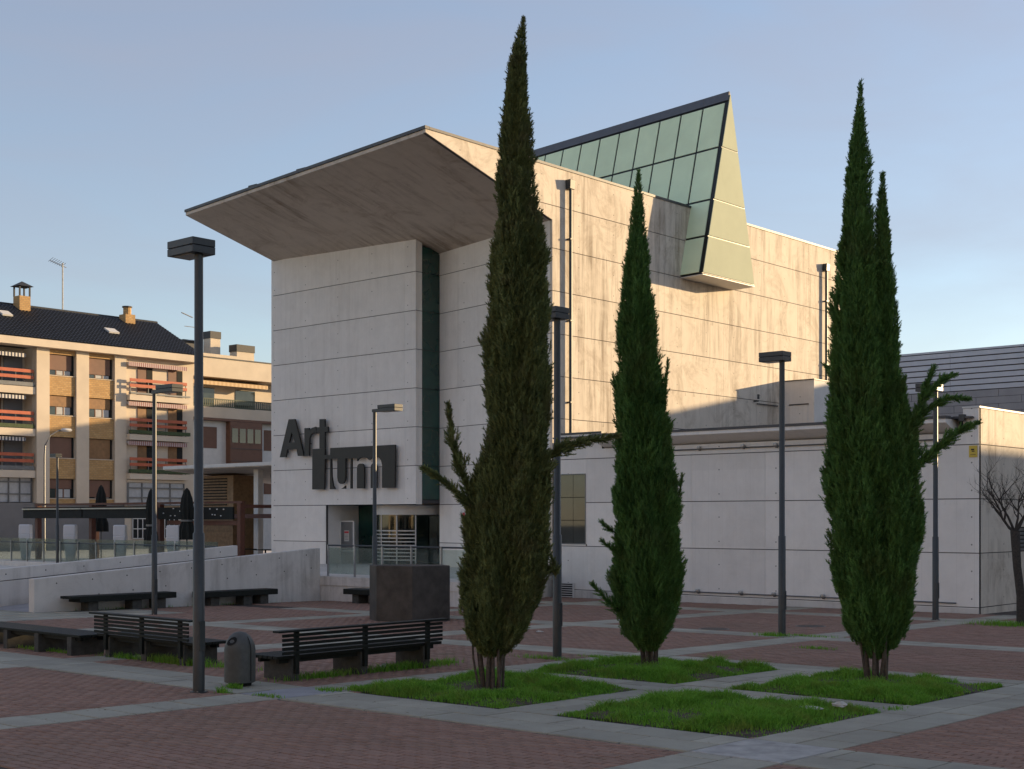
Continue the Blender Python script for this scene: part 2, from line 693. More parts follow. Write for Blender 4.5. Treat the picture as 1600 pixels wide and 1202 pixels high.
# cut pieces closing the rows against the stone bands
yy = 6.0
row = 0
cut = []
while yy < 36.1:
    yc = yy + BW / 2
    inb = any(yc + BW / 2 > a + .02 and yc - BW / 2 < b - .02 for a, b in YB)
    off = (row % 2) * BL / 2
    if not inb:
        for (a, b) in XB:
            k = math.floor((a + .02 - (-33.88 + off)) / BL)
            xl = -33.88 + off + k * BL
            if a - xl > .03 and in_view(a, yc) and depth(a, yc) < 50:
                cut.append((xl, a, yy, yy + BW))
            k = math.ceil((b - .02 - (-33.88 + off)) / BL)
            xr = -33.88 + off + k * BL
            if xr - b > .03 and in_view(b, yc) and depth(b, yc) < 50:
                cut.append((b, xr, yy, yy + BW))
    yy += BW
    row += 1
cut = [c for c in cut if not (-13.7 < (c[0] + c[1]) / 2 < -7.4 and 12 < c[2] < 18.6)]
cand.sort()
bm_ = []
for k in range(10):
    V = slab_verts(-BL / 2, BL / 2, -BW / 2, BW / 2, .0068, .015, .004, .001 * (k % 4))
    me = bpy.data.meshes.new('brick')
    me.from_pydata(V, [], [tuple(map(int, f)) for f in BOXF])
    at = me.attributes.new('tint', 'FLOAT', 'FACE')
    at.data.foreach_set('value', [random.random()] * 5)
    me.materials.append(M['brick'])
    bm_.append(me)
vis_b = [c for c in cand if in_view(c[1], c[2], 0)]
near = set(vis_b[:300])
for (dd, xx, yc) in vis_b[:300]:
    o = bpy.data.objects.new('brick', random.choice(bm_))
    COL.objects.link(o)
    o.parent = pave
    o.location = (xx, yc, gz(xx, yc) + random.uniform(-.0015, .0015))
    o.rotation_euler = tilt()
rest = [c for c in cand if c not in near]
C = np.array([(c[1], c[2]) for c in rest])
nb = len(C)
h = RNG.uniform(-.001, .005, nb)
tpl = np.array(slab_verts(-BL / 2, BL / 2, -BW / 2, BW / 2, .0068, .015, .004, .0))
V = np.repeat(tpl[None], nb, 0)
V[:, :, 0] += C[:, 0:1]
V[:, :, 1] += C[:, 1:2]
V[:, 4:, 2] += h[:, None] + RNG.normal(0, .0016, (nb, 4))
V[:, :, 2] += gz(V[:, :, 0], V[:, :, 1])
F = (BOXF[None] + (np.arange(nb) * 8)[:, None, None]).reshape(-1, 4)
T = np.repeat(RNG.random(nb), 5)
Vc, Fc = [], []
for (a, b, c_, d_) in cut:
    n = len(Vc)
    Vc += [(p[0], p[1], p[2] + gz(p[0], p[1])) for p in slab_verts(a, b, c_, d_, .0068, .015, .003, .001)]
    Fc.append(BOXF + n)
V = V.reshape(-1, 3)
if Fc:
    F = np.concatenate([F, np.concatenate(Fc) + len(V)])
    V = np.concatenate([V, np.array(Vc)])
    T = np.concatenate([T, np.repeat(RNG.random(len(cut)), 5)])
o = np_mesh('laid_bricks', V, F, M['brick'], pave, T)
o['kind'] = 'stuff'

# --- lawn squares


def blades(P, hmin, hmax, w=.006, lean=.5, seed=0):
    rng = np.random.default_rng(seed)
    n = len(P)
    h = rng.uniform(hmin, hmax, n) * P[:, 3]
    a = rng.uniform(0, 2 * np.pi, n)
    b = rng.uniform(0, 2 * np.pi, n)
    ln = h * rng.uniform(.1, lean, n)
    wx, wy = np.cos(a) * w, np.sin(a) * w
    lx, ly = np.cos(b) * ln, np.sin(b) * ln
    V = np.zeros((n, 5, 3))
    V[:, 0] = P[:, :3] + np.stack([wx, wy, wx * 0 - .01], 1)
    V[:, 1] = P[:, :3] - np.stack([wx, wy, wx * 0 + .01], 1)
    m = P[:, :3] + np.stack([lx * .35, ly * .35, h * .6], 1)
    V[:, 2] = m - np.stack([wx, wy, wx * 0], 1) * .7
    V[:, 3] = m + np.stack([wx, wy, wx * 0], 1) * .7
    V[:, 4] = P[:, :3] + np.stack([lx, ly, h], 1)
    F = np.array([(0, 1, 2), (0, 2, 3), (3, 2, 4)])
    F = (F[None] + (np.arange(n) * 5)[:, None, None]).reshape(-1, 3)
    return V.reshape(-1, 3), F, np.repeat(rng.random(n), 3)


def vnoise(x, y, s, seed):
    rng = np.random.default_rng(seed)
    out = np.zeros_like(x)
    for k in range(6):
        a = rng.uniform(0, 6.28)
        fr = s * rng.uniform(.6, 1.8)
        out += np.sin((x * np.cos(a) + y * np.sin(a)) * fr + rng.uniform(0, 6.28))
    return out / 3.2


lawn_names = ['lush lawn square under the tallest olive cypress, left of the four',
              'lush lawn square under the middle cypress, farthest of the four',
              'lush lawn square under the twin-topped cypress, right of the four',
              'treeless lawn square with scraps of litter, nearest of the four']
TRUNK = [(-12.3, 13.36), (-12.71, 17.52), (-8.95, 17.81)]
for k, (x0, x1, y0, y1) in enumerate(LAWN):
    N = 15
    V, F = [], []
    for j in range(N):
        for i in range(N):
            u, v = i / (N - 1), j / (N - 1)
            x, y = x0 + (x1 - x0) * u, y0 + (y1 - y0) * v
            e = min(u, 1 - u, v, 1 - v)
            V.append((x, y, gz(x, y) - .006 + .05 * min(1, e * 6) + .015 * math.sin(x * 5 + y * 3)))
    for j in range(N - 1):
        for i in range(N - 1):
            F.append((j * N + i, j * N + i + 1, (j + 1) * N + i + 1, (j + 1) * N + i))
    o = np_mesh('planting_bed', V, F, M['soil'], None, None, True)
    o['kind'] = 'structure'
    n = 36000
    rng = np.random.default_rng(50 + k)
    x = rng.uniform(x0 - .045, x1 + .045, n)
    y = rng.uniform(y0 - .045, y1 + .045, n)
    e = np.minimum(np.minimum(x - x0, x1 - x), np.minimum(y - y0, y1 - y))
    cl = vnoise(x, y, 4.5, 70 + k)
    dens = np.clip(.62 + .55 * cl, .10, 1) * np.where(e < 0, .45 + .5 * vnoise(x, y, 9, 33 + k), 1)
    if k < 3:
        r = np.hypot(x - TRUNK[k][0] - .05, y - TRUNK[k][1] + .15)
        dens *= np.clip((r - .28) / .45, 0.03, 1)
    else:
        r = np.hypot(x + 9.0, (y - 13.8) * 1.2)
        dens *= np.clip((r - .1) / .25, 0.05, 1)
    keep = rng.random(n) < dens
    x, y, e, cl = x[keep], y[keep], e[keep], cl[keep]
    cl2 = vnoise(x, y, 11, 170 + k)
    hs = np.clip(.75 + .55 * cl + .45 * cl2, .25, 1.9) * np.clip(.55 + e * 2.2, .4, 1)
    P = np.stack([x, y, gz(x, y) + .05 * np.clip(e * 2.2, 0, 1), hs], 1)
    V, F, T = blades(P, .045, .115, .0065, 1.4, k)
    o = np_mesh('lawn_grass', V, F, M['grass'], None, T)
    tag(o, lawn_names[k], None, None, 'stuff')

# weeds at the feet of benches, lamps and bin
WE = [(-18.6, 12.75, .75, .10, 900, 1.1), (-20.1, 12.7, .5, .1, 250, .8), (-17.3, 12.9, .4, .08, 260, .8), (-15.05, 11.2, .13, .05, 160, .6), (-14.72, 10.75, .10, .05, 90, .7),
      (-15.35, 13.0, .15, .7, 550, .8), (-15.35, 14.6, .16, .8, 800, 1.0), (-15.55, 15.7, .15, .3, 250, .7), (-14.9, 17.5, .5, .1, 240, .6), (-14.3, 18.3, .4, .06, 160, .5),
      (-14.9, 24.9, .35, .18, 320, .7), (-14.3, 25.3, .6, .1, 200, .5), (-12.7, 31.9, .7, .5, 800, 1.0), (-22.4, 12.55, .9, .06, 350, .6), (-13.95, 10.9, .25, .05, 120, .4), (-13.9, 11.9, .2, .15, 200, .4),
      (-12.6, 22.6, .35, .12, 160, .5), (-33.95, 21.5, .05, 1.4, 160, .7), (-33.95, 25.2, .05, 1.3, 120, .6), (-13.55, 12.6, .1, .3, 140, .4), (-7.4, 15.2, .1, .12, 60, .4)]
P = []
for (x, y, sx, sy, n, hh) in WE:
    xx = RNG.normal(x, sx * .6, n)
    yy = RNG.normal(y, sy * .6, n)
    P.append(np.stack([xx, yy, gz(xx, yy), np.full(n, hh)], 1))
P = np.concatenate(P)
V, F, T = blades(P, .05, .15, .006, 1.0, 99)
tag(np_mesh('weeds', V, F, M['grass'], None, T), 'thin weeds sprouting at the feet of benches, bin and lamps', None, None, 'stuff')


# ------------------------------------------------------------------ panelled concrete walls
def clip_poly(poly, u0, u1, z0, z1):
    def cl(pts, ax, val, keep_gt):
        out = []
        for i in range(len(pts)):
            a, b = pts[i - 1], pts[i]
            ia = (a[ax] >= val) if keep_gt else (a[ax] <= val)
            ib = (b[ax] >= val) if keep_gt else (b[ax] <= val)
            if ia != ib:
                t = (val - a[ax]) / (b[ax] - a[ax])
                out.append((a[0] + t * (b[0] - a[0]), a[1] + t * (b[1] - a[1])))
            if ib:
                out.append(b)
        return out
    p = cl(poly, 0, u0, True)
    p = cl(p, 0, u1, False) if p else p
    p = cl(p, 1, z0, True) if p else p
    p = cl(p, 1, z1, False) if p else p
    q = []
    for a in p:
        if not q or (abs(a[0] - q[-1][0]) + abs(a[1] - q[-1][1])) > 1e-5:
            q.append(a)
    if len(q) > 1 and (abs(q[0][0] - q[-1][0]) + abs(q[0][1] - q[-1][1])) < 1e-5:
        q.pop()
    return q


def area(p):
    return .5 * abs(sum(p[i - 1][0] * p[i][1] - p[i][0] * p[i - 1][1] for i in range(len(p))))


JZ = [-.156, 1.34, 2.836, 4.332, 5.828, 7.324, 8.82, 10.316, 11.812, 13.308]


def panel_wall(parent, name, org, ud, nd, outline, us, mat, zs=JZ, gh=.003, gv=.013, th=.12, holes=(), core=True):
    """outline in (u,z); panels proud of a dark core"""
    org, ud, nd = Vector(org), Vector(ud), Vector(nd)
    P3 = lambda q, off=0: org + ud * q[0] + Vector((0, 0, q[1])) + nd * off
    root = None
    umin, umax = min(p[0] for p in outline), max(p[0] for p in outline)
    zmin, zmax = min(p[1] for p in outline), max(p[1] for p in outline)
    U = [(umin, 0)] + [(u, gh) for u in us if umin < u < umax] + [(umax, 0)]
    Z = [(zmin, 0)] + [(z, gv) for z in zs if zmin < z < zmax] + [(zmax, 0)]
    for (a, b, c_, d_) in holes:
        for u in (a, b):
            if all(abs(u - q[0]) > .05 for q in U):
                U.append((u, 0))
        for z in (c_, d_):
            if all(abs(z - q[0]) > .05 for q in Z):
                Z.append((z, 0))
    U.sort()
    Z.sort()
    c = MB()
    mu, mz = (umin + umax) / 2, (zmin + zmax) / 2
    small = [(mu + (p[0] - mu) * (1 - .05 / (umax - umin)), mz + (p[1] - mz) * (1 - .05 / (zmax - zmin))) for p in outline]
    c.extr([P3(p, -th - .004) for p in small], nd * (th - .02)) if (core and not holes) else None
    if core and holes:
        for (u0, _), (u1, _) in zip(U, U[1:]):
            for (z0, _), (z1, _) in zip(Z, Z[1:]):
                um, zm = (u0 + u1) / 2, (z0 + z1) / 2
                if any(a < um < b and e < zm < f for a, b, e, f in holes):
                    continue
                q = clip_poly(outline, u0, u1, z0, z1)
                if len(q) > 2 and area(q) > .01:
                    c.extr([P3(p, -th) for p in q], nd * (th - .02))
    root = c.build(name, M['core'], parent)
    for (u0, g0), (u1, g1) in zip(U, U[1:]):
        for (z0, h0), (z1, h1) in zip(Z, Z[1:]):
            um, zm = (u0 + u1) / 2, (z0 + z1) / 2
            if any(a < um < b and e < zm < f for a, b, e, f in holes):
                continue
            q = clip_poly(outline, u0 + g0, u1 - g1, z0 + h0, z1 - h1)
            if len(q) > 2 and area(q) > .02:
                MB().extr([P3(p, -th + .01) for p in q], nd * (th - .01)).build('concrete_panel', mat, root)
    return root


# ------------------------------------------------------------------ the museum
AX, BX, Y0, Y1 = -46.25, -37.48, 36.4, 37.70
X2, CY = -30.65, 36.45
ZT = 14.66
museum = thing('museum_building', (-38.4, 45, -.4), 'tall pale concrete museum block with slanting canopy and glass wedge on its roof', 'building')


def soff(x, y):                                        # height of the canopy's underside
    return 14.55 - .0321 * (x + 46.25) - .278 * (y - 32.0)


panel_wall(museum, 'front_wall', (0, Y0, 0), (1, 0, 0), (0, -1, 0),
           [(AX, -.6), (-42.78, -.6), (-42.78, 2.836), (BX, 2.836), (BX, soff(BX, Y0) + .05), (AX, soff(AX, Y0) + .05)], [-41.9, -38.1], M['front'])
rw = Vector((X2 - BX, CY - Y1, 0))
rl = rw.length
rw.normalize()
panel_wall(museum, 'angled_front_wall', (BX, Y1, 0), rw, (rw.y, -rw.x, 0),
           [(0, -.6), (rl - .12, -.6), (rl - .12, soff(X2, CY) + .05), (0, soff(BX, Y1) + .05)], [1.2, 4.2], M['front'])
# narrow concrete return beside the glass slot
panel_wall(museum, 'return_wall', (BX, 0, 0), (0, 1, 0), (1, 0, 0),
           [(Y0 + .122, 2.836), (36.74, 2.836), (36.74, soff(BX, 36.74) + .05), (Y0 + .122, soff(BX, Y0) + .05)], [], M['front'], th=.118)
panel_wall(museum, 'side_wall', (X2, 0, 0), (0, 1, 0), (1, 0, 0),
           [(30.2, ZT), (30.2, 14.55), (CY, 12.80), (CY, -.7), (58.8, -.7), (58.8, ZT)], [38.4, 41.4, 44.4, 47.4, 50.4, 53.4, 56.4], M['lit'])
# solid body behind the walls
b = MB()
b.box(AX + .02, X2 - .13, 38.0, 58.7, 2.85, 14.5)
b.box(AX + .02, BX - .13, 36.53, 38.0, 2.85, 13.0)
b.box(AX + .02, -42.9, 36.53, 42, -.6, 2.84)
b.box(-37.45, X2 - .13, 38.0, 58.7, -.6, 2.84)
b.box(AX + .02, -37.45, 43.2, 58.7, -.6, 2.84)
b.build('inner_body', M['core'], museum)
MB().box(AX - .1, AX + .015, 36.41, 58.8, -.6, 14.5).build('far_side_wall', M['front'], museum)
# canopy: wedge with flat top and slanting soffit
E0, E1 = (AX, 32.0), (X2 - .12, 30.2 + .014)
bk = 38.2
lo = [(E0[0], E0[1], 14.53), (E1[0], E1[1], 14.53), (E1[0], bk, soff(E1[0], bk)), (E0[0], bk, soff(E0[0], bk))]
hi = [(E0[0], E0[1], ZT - .01), (E1[0], E1[1], ZT - .01), (E1[0], bk, ZT - .01), (E0[0], bk, ZT - .01)]
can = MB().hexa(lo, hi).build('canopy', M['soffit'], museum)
# thin dark roof edge
MB().hexa([(AX - .04, 31.96, ZT), (X2 + .03, 30.15, ZT), (X2 + .03, 30.35, ZT), (AX - .04, 32.16, ZT)],
          [(AX - .04, 31.96, ZT + .10), (X2 + .03, 30.15, ZT + .10), (X2 + .03, 30.35, ZT + .10), (AX - .04, 32.16, ZT + .10)]).build('roof_edge', M['roof_metal'], museum)
bx(X2 - .14, X2 + .03, 30.36, 58.8, ZT + .002, ZT + .09).build('roof_edge', M['roof_metal'], museum)
bx(AX, X2 - .15, 33, 58.8, ZT - .2, ZT - .02).build('roof', M['roof_metal'], museum)
for (ex, ez) in ((-41.5, .1), (-38.2, .08)):
    yy = 32.0 - (ex - AX) * .1154 + .05
    bx(ex, ex + .5, yy, yy + .06, ZT + .1, ZT + .1 + ez).build('roof_bracket', M['roof_metal'], museum)
# green glass slot
sl_root = bx(BX - .1, BX - .05, 36.76, Y1 - .02, 3.02, 12.8).build('glass_slot', M['mullion'], museum)
zz = [3.02] + [z for z in JZ if 3.2 < z < 12.6] + [soff(BX, 37.2)]
for a, b_ in zip(zz, zz[1:]):
    p = [(BX - .05, 36.77, a + .01), (BX - .05, Y1 - .03, a + .01), (BX - .05, Y1 - .03, b_ - .01), (BX - .05, 36.77, b_ - .01)]
    MB().slab(p, .04, 0).build('pane', M['green_glass'], sl_root)
bx(BX - .11, BX + .02, 36.75, Y1 - .02, 2.9, 3.0).build('slot_sill', M['roof_metal'], museum)
# downpipes with hopper heads on the sunny wall
for (yp, zt, zb) in ((37.3, 14.0, 4.6), (55.75, 13.6, 5.0)):
    dp = MB().tube([(X2 + .13, yp, zb), (X2 + .13, yp, zt)], .06, 10).build('downpipe', M['dark_metal'], museum, smooth=True)
    MB().hexa([(X2 + .01, yp - .13, zt), (X2 + .22, yp - .13, zt), (X2 + .22, yp + .13, zt), (X2 + .01, yp + .13, zt)],
              [(X2 + .01, yp - .15, zt + .33), (X2 + .25, yp - .15, zt + .33), (X2 + .25, yp + .15, zt + .33), (X2 + .01, yp + .15, zt + .33)]).build('hopper_head', M['dark_metal'], dp, bevel=.01)
    for zc in (6.4, 9.3, 12.2):
        bx(X2 + .005, X2 + .2, yp - .08, yp + .08, zc, zc + .05).build('pipe_clip', M['dark_metal'], dp)

# glass wedge skylight
ax = Vector((-.9934, .1148, 0))
Fp, Rp, Ap = Vector((-29.54, 44.17, 11.85)), Vector((-29.54, 47.97, 11.85)), Vector((-29.54, 46.15, 19.35))
LW = 14.5
wed = MB()
wed.add([Fp, Rp, Ap, Fp + ax * LW, Rp + ax * LW, Ap + ax * LW], [(0, 1, 2), (5, 4, 3), (0, 3, 4, 1), (1, 4, 5, 2), (2, 5, 3, 0)])
wedge = wed.build('skylight', M['mullion'], museum)


def on_left(s_, t_):                                   # s along the axis, t from bottom edge to ridge
    return Fp + ax * s_ + (Ap - Fp) * t_


tz = [0.0, .2, .40, .69, .945]
cols = [0, .12] + [.12 + 1.17 * i for i in range(1, 12)]
for i in range(len(cols) - 1):
    if i == 0:
        continue
    for j in range(4):
        if i > 1 and j < 2:
            continue
        p = [on_left(cols[i + 1], tz[j]), on_left(cols[i], tz[j]), on_left(cols[i], tz[j + 1]), on_left(cols[i + 1], tz[j + 1])]
        MB().slab(p, .03, .045).build('pane', M['pane_green'], wedge)
for i in range(0, len(cols) - 2, 2):
    e = cols[min(i + 2, len(cols) - 1)]
    p = [on_left(e, .95), on_left(cols[i], .95), on_left(cols[i], 1.0), on_left(e, 1.0)]
    MB().slab(p, .05, .004).build('ridge_flashing', M['flashing'], wedge)


def on_front(u, t_):
    a = Fp + (Ap - Fp) * t_
    b2 = Rp + (Ap - Rp) * t_
    return a + (b2 - a) * u


for j in range(4):
    t1 = tz[j + 1] if j < 3 else .985
    p = [on_front(0, tz[j]), on_front(1, tz[j]), on_front(1, t1), on_front(0, t1)]
    MB().slab(p, .03,   .026 if j < 3 else .018).build('pane', M['pane_cream'], wedge)
MB().slab([Fp + Vector((.03, 0, -.04)), Fp + ax * 1.1 + Vector((0, 0, -.04)), Rp + ax * 1.1 + Vector((0, 0, -.04)), Rp + Vector((.03, 0, -.04))], .035).build('base_plate', M['white'], wedge)

# entrance recess with a revolving door
PZ0 = .42
ent = bx(-42.9, -37.45, 42.9, 43.1, PZ0, 2.84).build('entrance_lobby', M['dark_room'], museum)
bx(-42.9, -42.80, 36.55, 43, PZ0, 2.83).build('lobby_wall', M['front'], ent)
bx(-37.45, -37.35, 37.72, 43, PZ0, 2.83).build('lobby_wall', M['green_glass'], ent)
bx(-42.78, -41.35, 38.2, 38.28, PZ0, 2.83).build('dark_pane', M['green_glass'], ent)
cx, cy, rr = -39.75, 38.45, 1.52
MB().lathe([(rr + .08, 0), (rr + .08, .38), (rr - .3, .38), (rr - .3, .36)], 40, (cx, cy, 2.44)).build('door_drum_header', M['white'], ent, smooth=True)
for k, (a0, a1) in enumerate(((200, 228), (230, 258), (262, 290), (292, 320))):
    m = MB()
    n = 8
    for i in range(n):
        b0, b1 = R(a0 + (a1 - a0) * i / n), R(a0 + (a1 - a0) * (i + 1) / n)
        m.add([(cx + rr * math.cos(b0), cy + rr * math.sin(b0), PZ0 + .05), (cx + rr * math.cos(b1), cy + rr * math.sin(b1), PZ0 + .05),
               (cx + rr * math.cos(b1), cy + rr * math.sin(b1), 2.44), (cx + rr * math.cos(b0), cy + rr * math.sin(b0), 2.44)], [(0, 1, 2, 3)])
    pane = m.build('curved_pane', M['door_glass'], ent, smooth=True)
    for zz_ in np.arange(.62, 1.9, .145):
        m = MB()
        for i in range(n):
            b0, b1 = R(a0 + (a1 - a0) * i / n), R(a0 + (a1 - a0) * (i + 1) / n)
            q = rr + .012
            m.add([(cx + q * math.cos(b0), cy + q * math.sin(b0), zz_), (cx + q * math.cos(b1), cy + q * math.sin(b1), zz_),
                   (cx + q * math.cos(b1), cy + q * math.sin(b1), zz_ + .045), (cx + q * math.cos(b0), cy + q * math.sin(b0), zz_ + .045)], [(0, 1, 2, 3)])
        m.build('stripe', M['door_frame'], pane)
for a in (200, 229, 260, 291, 320):
    MB().tube([(cx + rr * math.cos(R(a)), cy + rr * math.sin(R(a)), PZ0), (cx + rr * math.cos(R(a)), cy + rr * math.sin(R(a)), 2.45)], .035, 6).build('door_post', M['door_frame'], ent)
for a in (35, 155, 275):
    m = MB().slab([(cx, cy, PZ0 + .06), (cx + 1.4 * math.cos(R(a)), cy + 1.4 * math.sin(R(a)), PZ0 + .06), (cx + 1.4 * math.cos(R(a)), cy + 1.4 * math.sin(R(a)), 2.4), (cx, cy, 2.4)], .02)
    m.build('door_leaf', M['door_glass'], ent)
for (x0, x1) in ((-40.9, -40.5), (-39.5, -39.25)):
    bx(x0, x1, 41.2, 41.5, PZ0, 2.5).build('wooden_pillar', M['timber'], ent)

# museum sign: cut plates standing off the wall
sign = thing('museum_sign', (-42, 36.3, 3.48), 'large dark cut-metal sign reading Artium on the pale front wall', 'sign')
SG = dict(
    A=[(-44.91, 6.46), (-44.51, 6.45), (-43.92, 4.89), (-44.31, 4.9), (-44.4, 5.2), (-45.0, 5.2), (-45.11, 4.88), (-45.5, 4.88)],
    r=[(-43.88, 6.04), (-43.58, 6.04), (-43.58, 5.94), (-43.41, 6.03), (-43.17, 6.07), (-43.11, 5.81), (-43.3, 5.83), (-43.47, 5.76), (-43.56, 5.61), (-43.58, 4.89), (-43.88, 4.89)],
    t=[(-42.92, 6.37), (-42.59, 6.36), (-42.59, 6.04), (-42.4, 6.04), (-42.4, 5.83), (-42.59, 5.83), (-42.59, 5.165), (-42.92, 5.165), (-42.92, 5.82), (-43.1, 5.82), (-43.1, 6.04), (-42.92, 6.04)],
    p1=[(-43.37, 5.16), (-42.59, 5.16), (-42.59, 4.88), (-42.25, 4.88), (-42.25, 5.16), (-38.41, 5.16), (-38.43, 3.49), (-39.15, 3.49), (-39.15, 4.40), (-39.2, 4.56), (-39.32, 4.68), (-39.5, 4.73), (-39.62, 4.73), (-39.78, 4.68),
        (-39.9, 4.6), (-40.02, 4.68), (-40.2, 4.73), (-40.4, 4.72), (-40.55, 4.66), (-40.62, 4.59), (-40.62, 4.70), (-42.59, 4.72), (-42.62, 3.49), (-43.38, 3.49)],
    s1=[(-42.26, 4.715), (-42.19, 4.715), (-42.16, 4.0), (-42.07, 3.63), (-41.96, 3.49), (-42.27, 3.48)],
    u=[(-41.81, 4.71), (-41.32, 4.705), (-41.32, 3.92), (-41.35, 3.82), (-41.42, 3.73), (-41.52, 3.69), (-41.62, 3.69), (-41.72, 3.74), (-41.78, 3.83), (-41.81, 3.95)],
    ft=[(-41.33, 3.62), (-41.33, 3.49), (-41.57, 3.49), (-41.42, 3.55)],
    s2=[(-41.01, 4.70), (-40.94, 4.70), (-40.94, 3.49), (-41.02, 3.49)],
    m1=[(-40.62, 4.28), (-40.59, 4.40), (-40.52, 4.46), (-40.42, 4.48), (-40.32, 4.47), (-40.24, 4.42), (-40.2, 4.30), (-40.2, 3.49), (-40.62, 3.49)],
    m2=[(-39.81, 4.29), (-39.78, 4.40), (-39.71, 4.46), (-39.63, 4.48), (-39.55, 4.46), (-39.5, 4.40), (-39.48, 4.30), (-39.48, 3.5), (-39.81, 3.49)])
for k, p in SG.items():
    if k == 'A':
        # split so that the letter keeps its open counter
        H = [(-44.71, 5.92), (-44.51, 5.48), (-44.88, 5.48)]
        l = [p[0], ((p[0][0] + p[1][0]) / 2, 6.455), H[0], H[2], ((H[2][0] + H[1][0]) / 2, 5.48), (-44.7, 5.2), p[5], p[6], p[7]]
        r_ = [((p[0][0] + p[1][0]) / 2, 6.455), p[1], p[2], p[3], p[4], (-44.7, 5.2), ((H[2][0] + H[1][0]) / 2, 5.48), H[1], H[0]]
        m = MB()
        for q in (l, r_):
            m.extr([(a, 36.26, z) for a, z in q], (0, -.08, 0))
        m.build('letter', M['sign_black'], sign)
    else:
        MB().extr([(a, 36.26, z) for a, z in p], (0, -.08, 0)).build('letter' if k in 'rt' else 'letter_plate', M['sign_black'], sign)
for (x, z) in ((-45.2, 5.1), (-44.2, 5.1), (-43.7, 5.4), (-42.75, 5.9), (-43.0, 3.8), (-43.0, 4.7), (-41.5, 4.9), (-40, 4.95), (-38.8, 4.9), (-38.8, 3.8), (-41.5, 4.2), (-40.4, 3.9), (-39.65, 3.9)):
    bx(x - .03, x + .03, 36.26, 36.41, z - .03, z + .03).build('spacer', M['grey_metal'], sign)

# ------------------------------------------------------------------ museum wing
WY = 36.2
WX0, WX1 = -30.36, -15.17
wing = thing('museum_wing', (-22.8, 44, -.4), 'long low concrete wing with a thin sloping eave, right of the tall museum block', 'building')
panel_wall(wing, 'front_wall', (0, WY, 0), (1, 0, 0), (0, -1, 0),
           [(WX0, -.9), (WX1, -.9), (WX1, 5.33), (-15.62, 5.33), (-15.62, 4.66), (-28.26, 4.66), (-28.26, 5.18), (WX0, 5.18)], [-28.9, -24.6, -21.9, -19.2, -17.3], M['front'],
           holes=[(-30.2, -28.95, 1.42, 3.82)])
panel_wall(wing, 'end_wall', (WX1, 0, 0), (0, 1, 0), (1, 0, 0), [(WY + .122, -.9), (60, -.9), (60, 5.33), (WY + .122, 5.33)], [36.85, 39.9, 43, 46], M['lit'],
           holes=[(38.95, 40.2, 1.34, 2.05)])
MB().box(WX0 + .05, WX1 - .13, 36.6, 60, -.9, 4.9).build('inner_body', M['core'], wing)
bx(WX0, WX1 + .0, WY - .03, WY - .002, -.9, gz(-20, 36.2) + .18).build('plinth', M['low'], wing)
# eave with its own slanting soffit
ey = 35.62
for (x0, x1, nm) in ((-28.2, -15.86, 'eave'),):
    MB().hexa([(x0, ey, 4.93), (x1, ey, 4.93), (x1, WY + .3, 4.60), (x0, WY + .3, 4.60)], [(x0, ey, 5.04), (x1, ey, 5.04), (x1, WY + .3, 5.04), (x0, WY + .3, 5.04)]).build(nm, M['front'], wing)
    bx(x0 - .02, x1 + .02, ey - .03, ey + .3, 5.042, 5.12).build('eave_flashing', M['roof_metal'], wing)
bx(WX0 + .1, WX1 - .14, 36.0, 60, 5.05, 5.1).build('roof', M['roof_metal'], wing)
bx(WX0, -28.26, WY - .02, WY + .14, 5.185, 5.25).build('wall_coping', M['roof_metal'], wing)
bx(-15.64, WX1 + .03, WY - .02, WY + .14, 5.335, 5.38).build('wall_coping', M['white'], wing)
bx(WX1 - .14, WX1 + .03, WY + .15, 60, 5.335, 5.38).build('wall_coping', M['white'], wing)
# window in the wing
wf = bx(-30.2, -28.95, WY + .10, WY + .14, 1.42, 3.82).build('window', M['dark_room'], wing)
for i in range(2):
    for j in range(3):
        MB().box(-30.17 + i * .615, -30.17 + i * .615 + .60, WY + .07, WY + .085, 1.45 + j * .79, 1.45 + j * .79 + .77).build('pane', M['window_glass'], wf)
for (a, b_, z0, z1) in ((-30.2, -28.95, 1.405, 1.44), (-30.2, -28.95, 3.8, 3.83), (-28.975, -28.945, 1.44, 3.8)):
    bx(a, b_, WY - .012, WY + .09, z0, z1).build('window_frame', M['grey_metal'], wf)
wf2 = bx(WX1 - .13, WX1 - .10, 38.95, 40.2, 1.34, 2.05).build('window', M['dark_room'], wing)
for j in range(6):
    bx(WX1 - .09, WX1 - .03, 38.96, 40.19, 1.36 + j * .115, 1.44 + j * .115).build('louvre', M['grey_metal'], wf2)
# ventilation grille
gr = bx(-30.06, -29.44, WY - .05, WY - .035, -.45, .05).build('vent_grille', M['slot'], wing)
for j in range(6):
    bx(-30.02, -29.48, WY - .08, WY - .051, -.42 + j * .078, -.39 + j * .078).build('grille_slat', M['white'], gr)
for (a, b_, z0, z1) in ((-30.08, -30.03, -.46, .07), (-29.47, -29.42, -.46, .07), (-30.03, -29.47, .04, .07)):
    bx(a, b_, WY - .085, WY - .04, z0, z1).build('grille_frame', M['white'], gr)
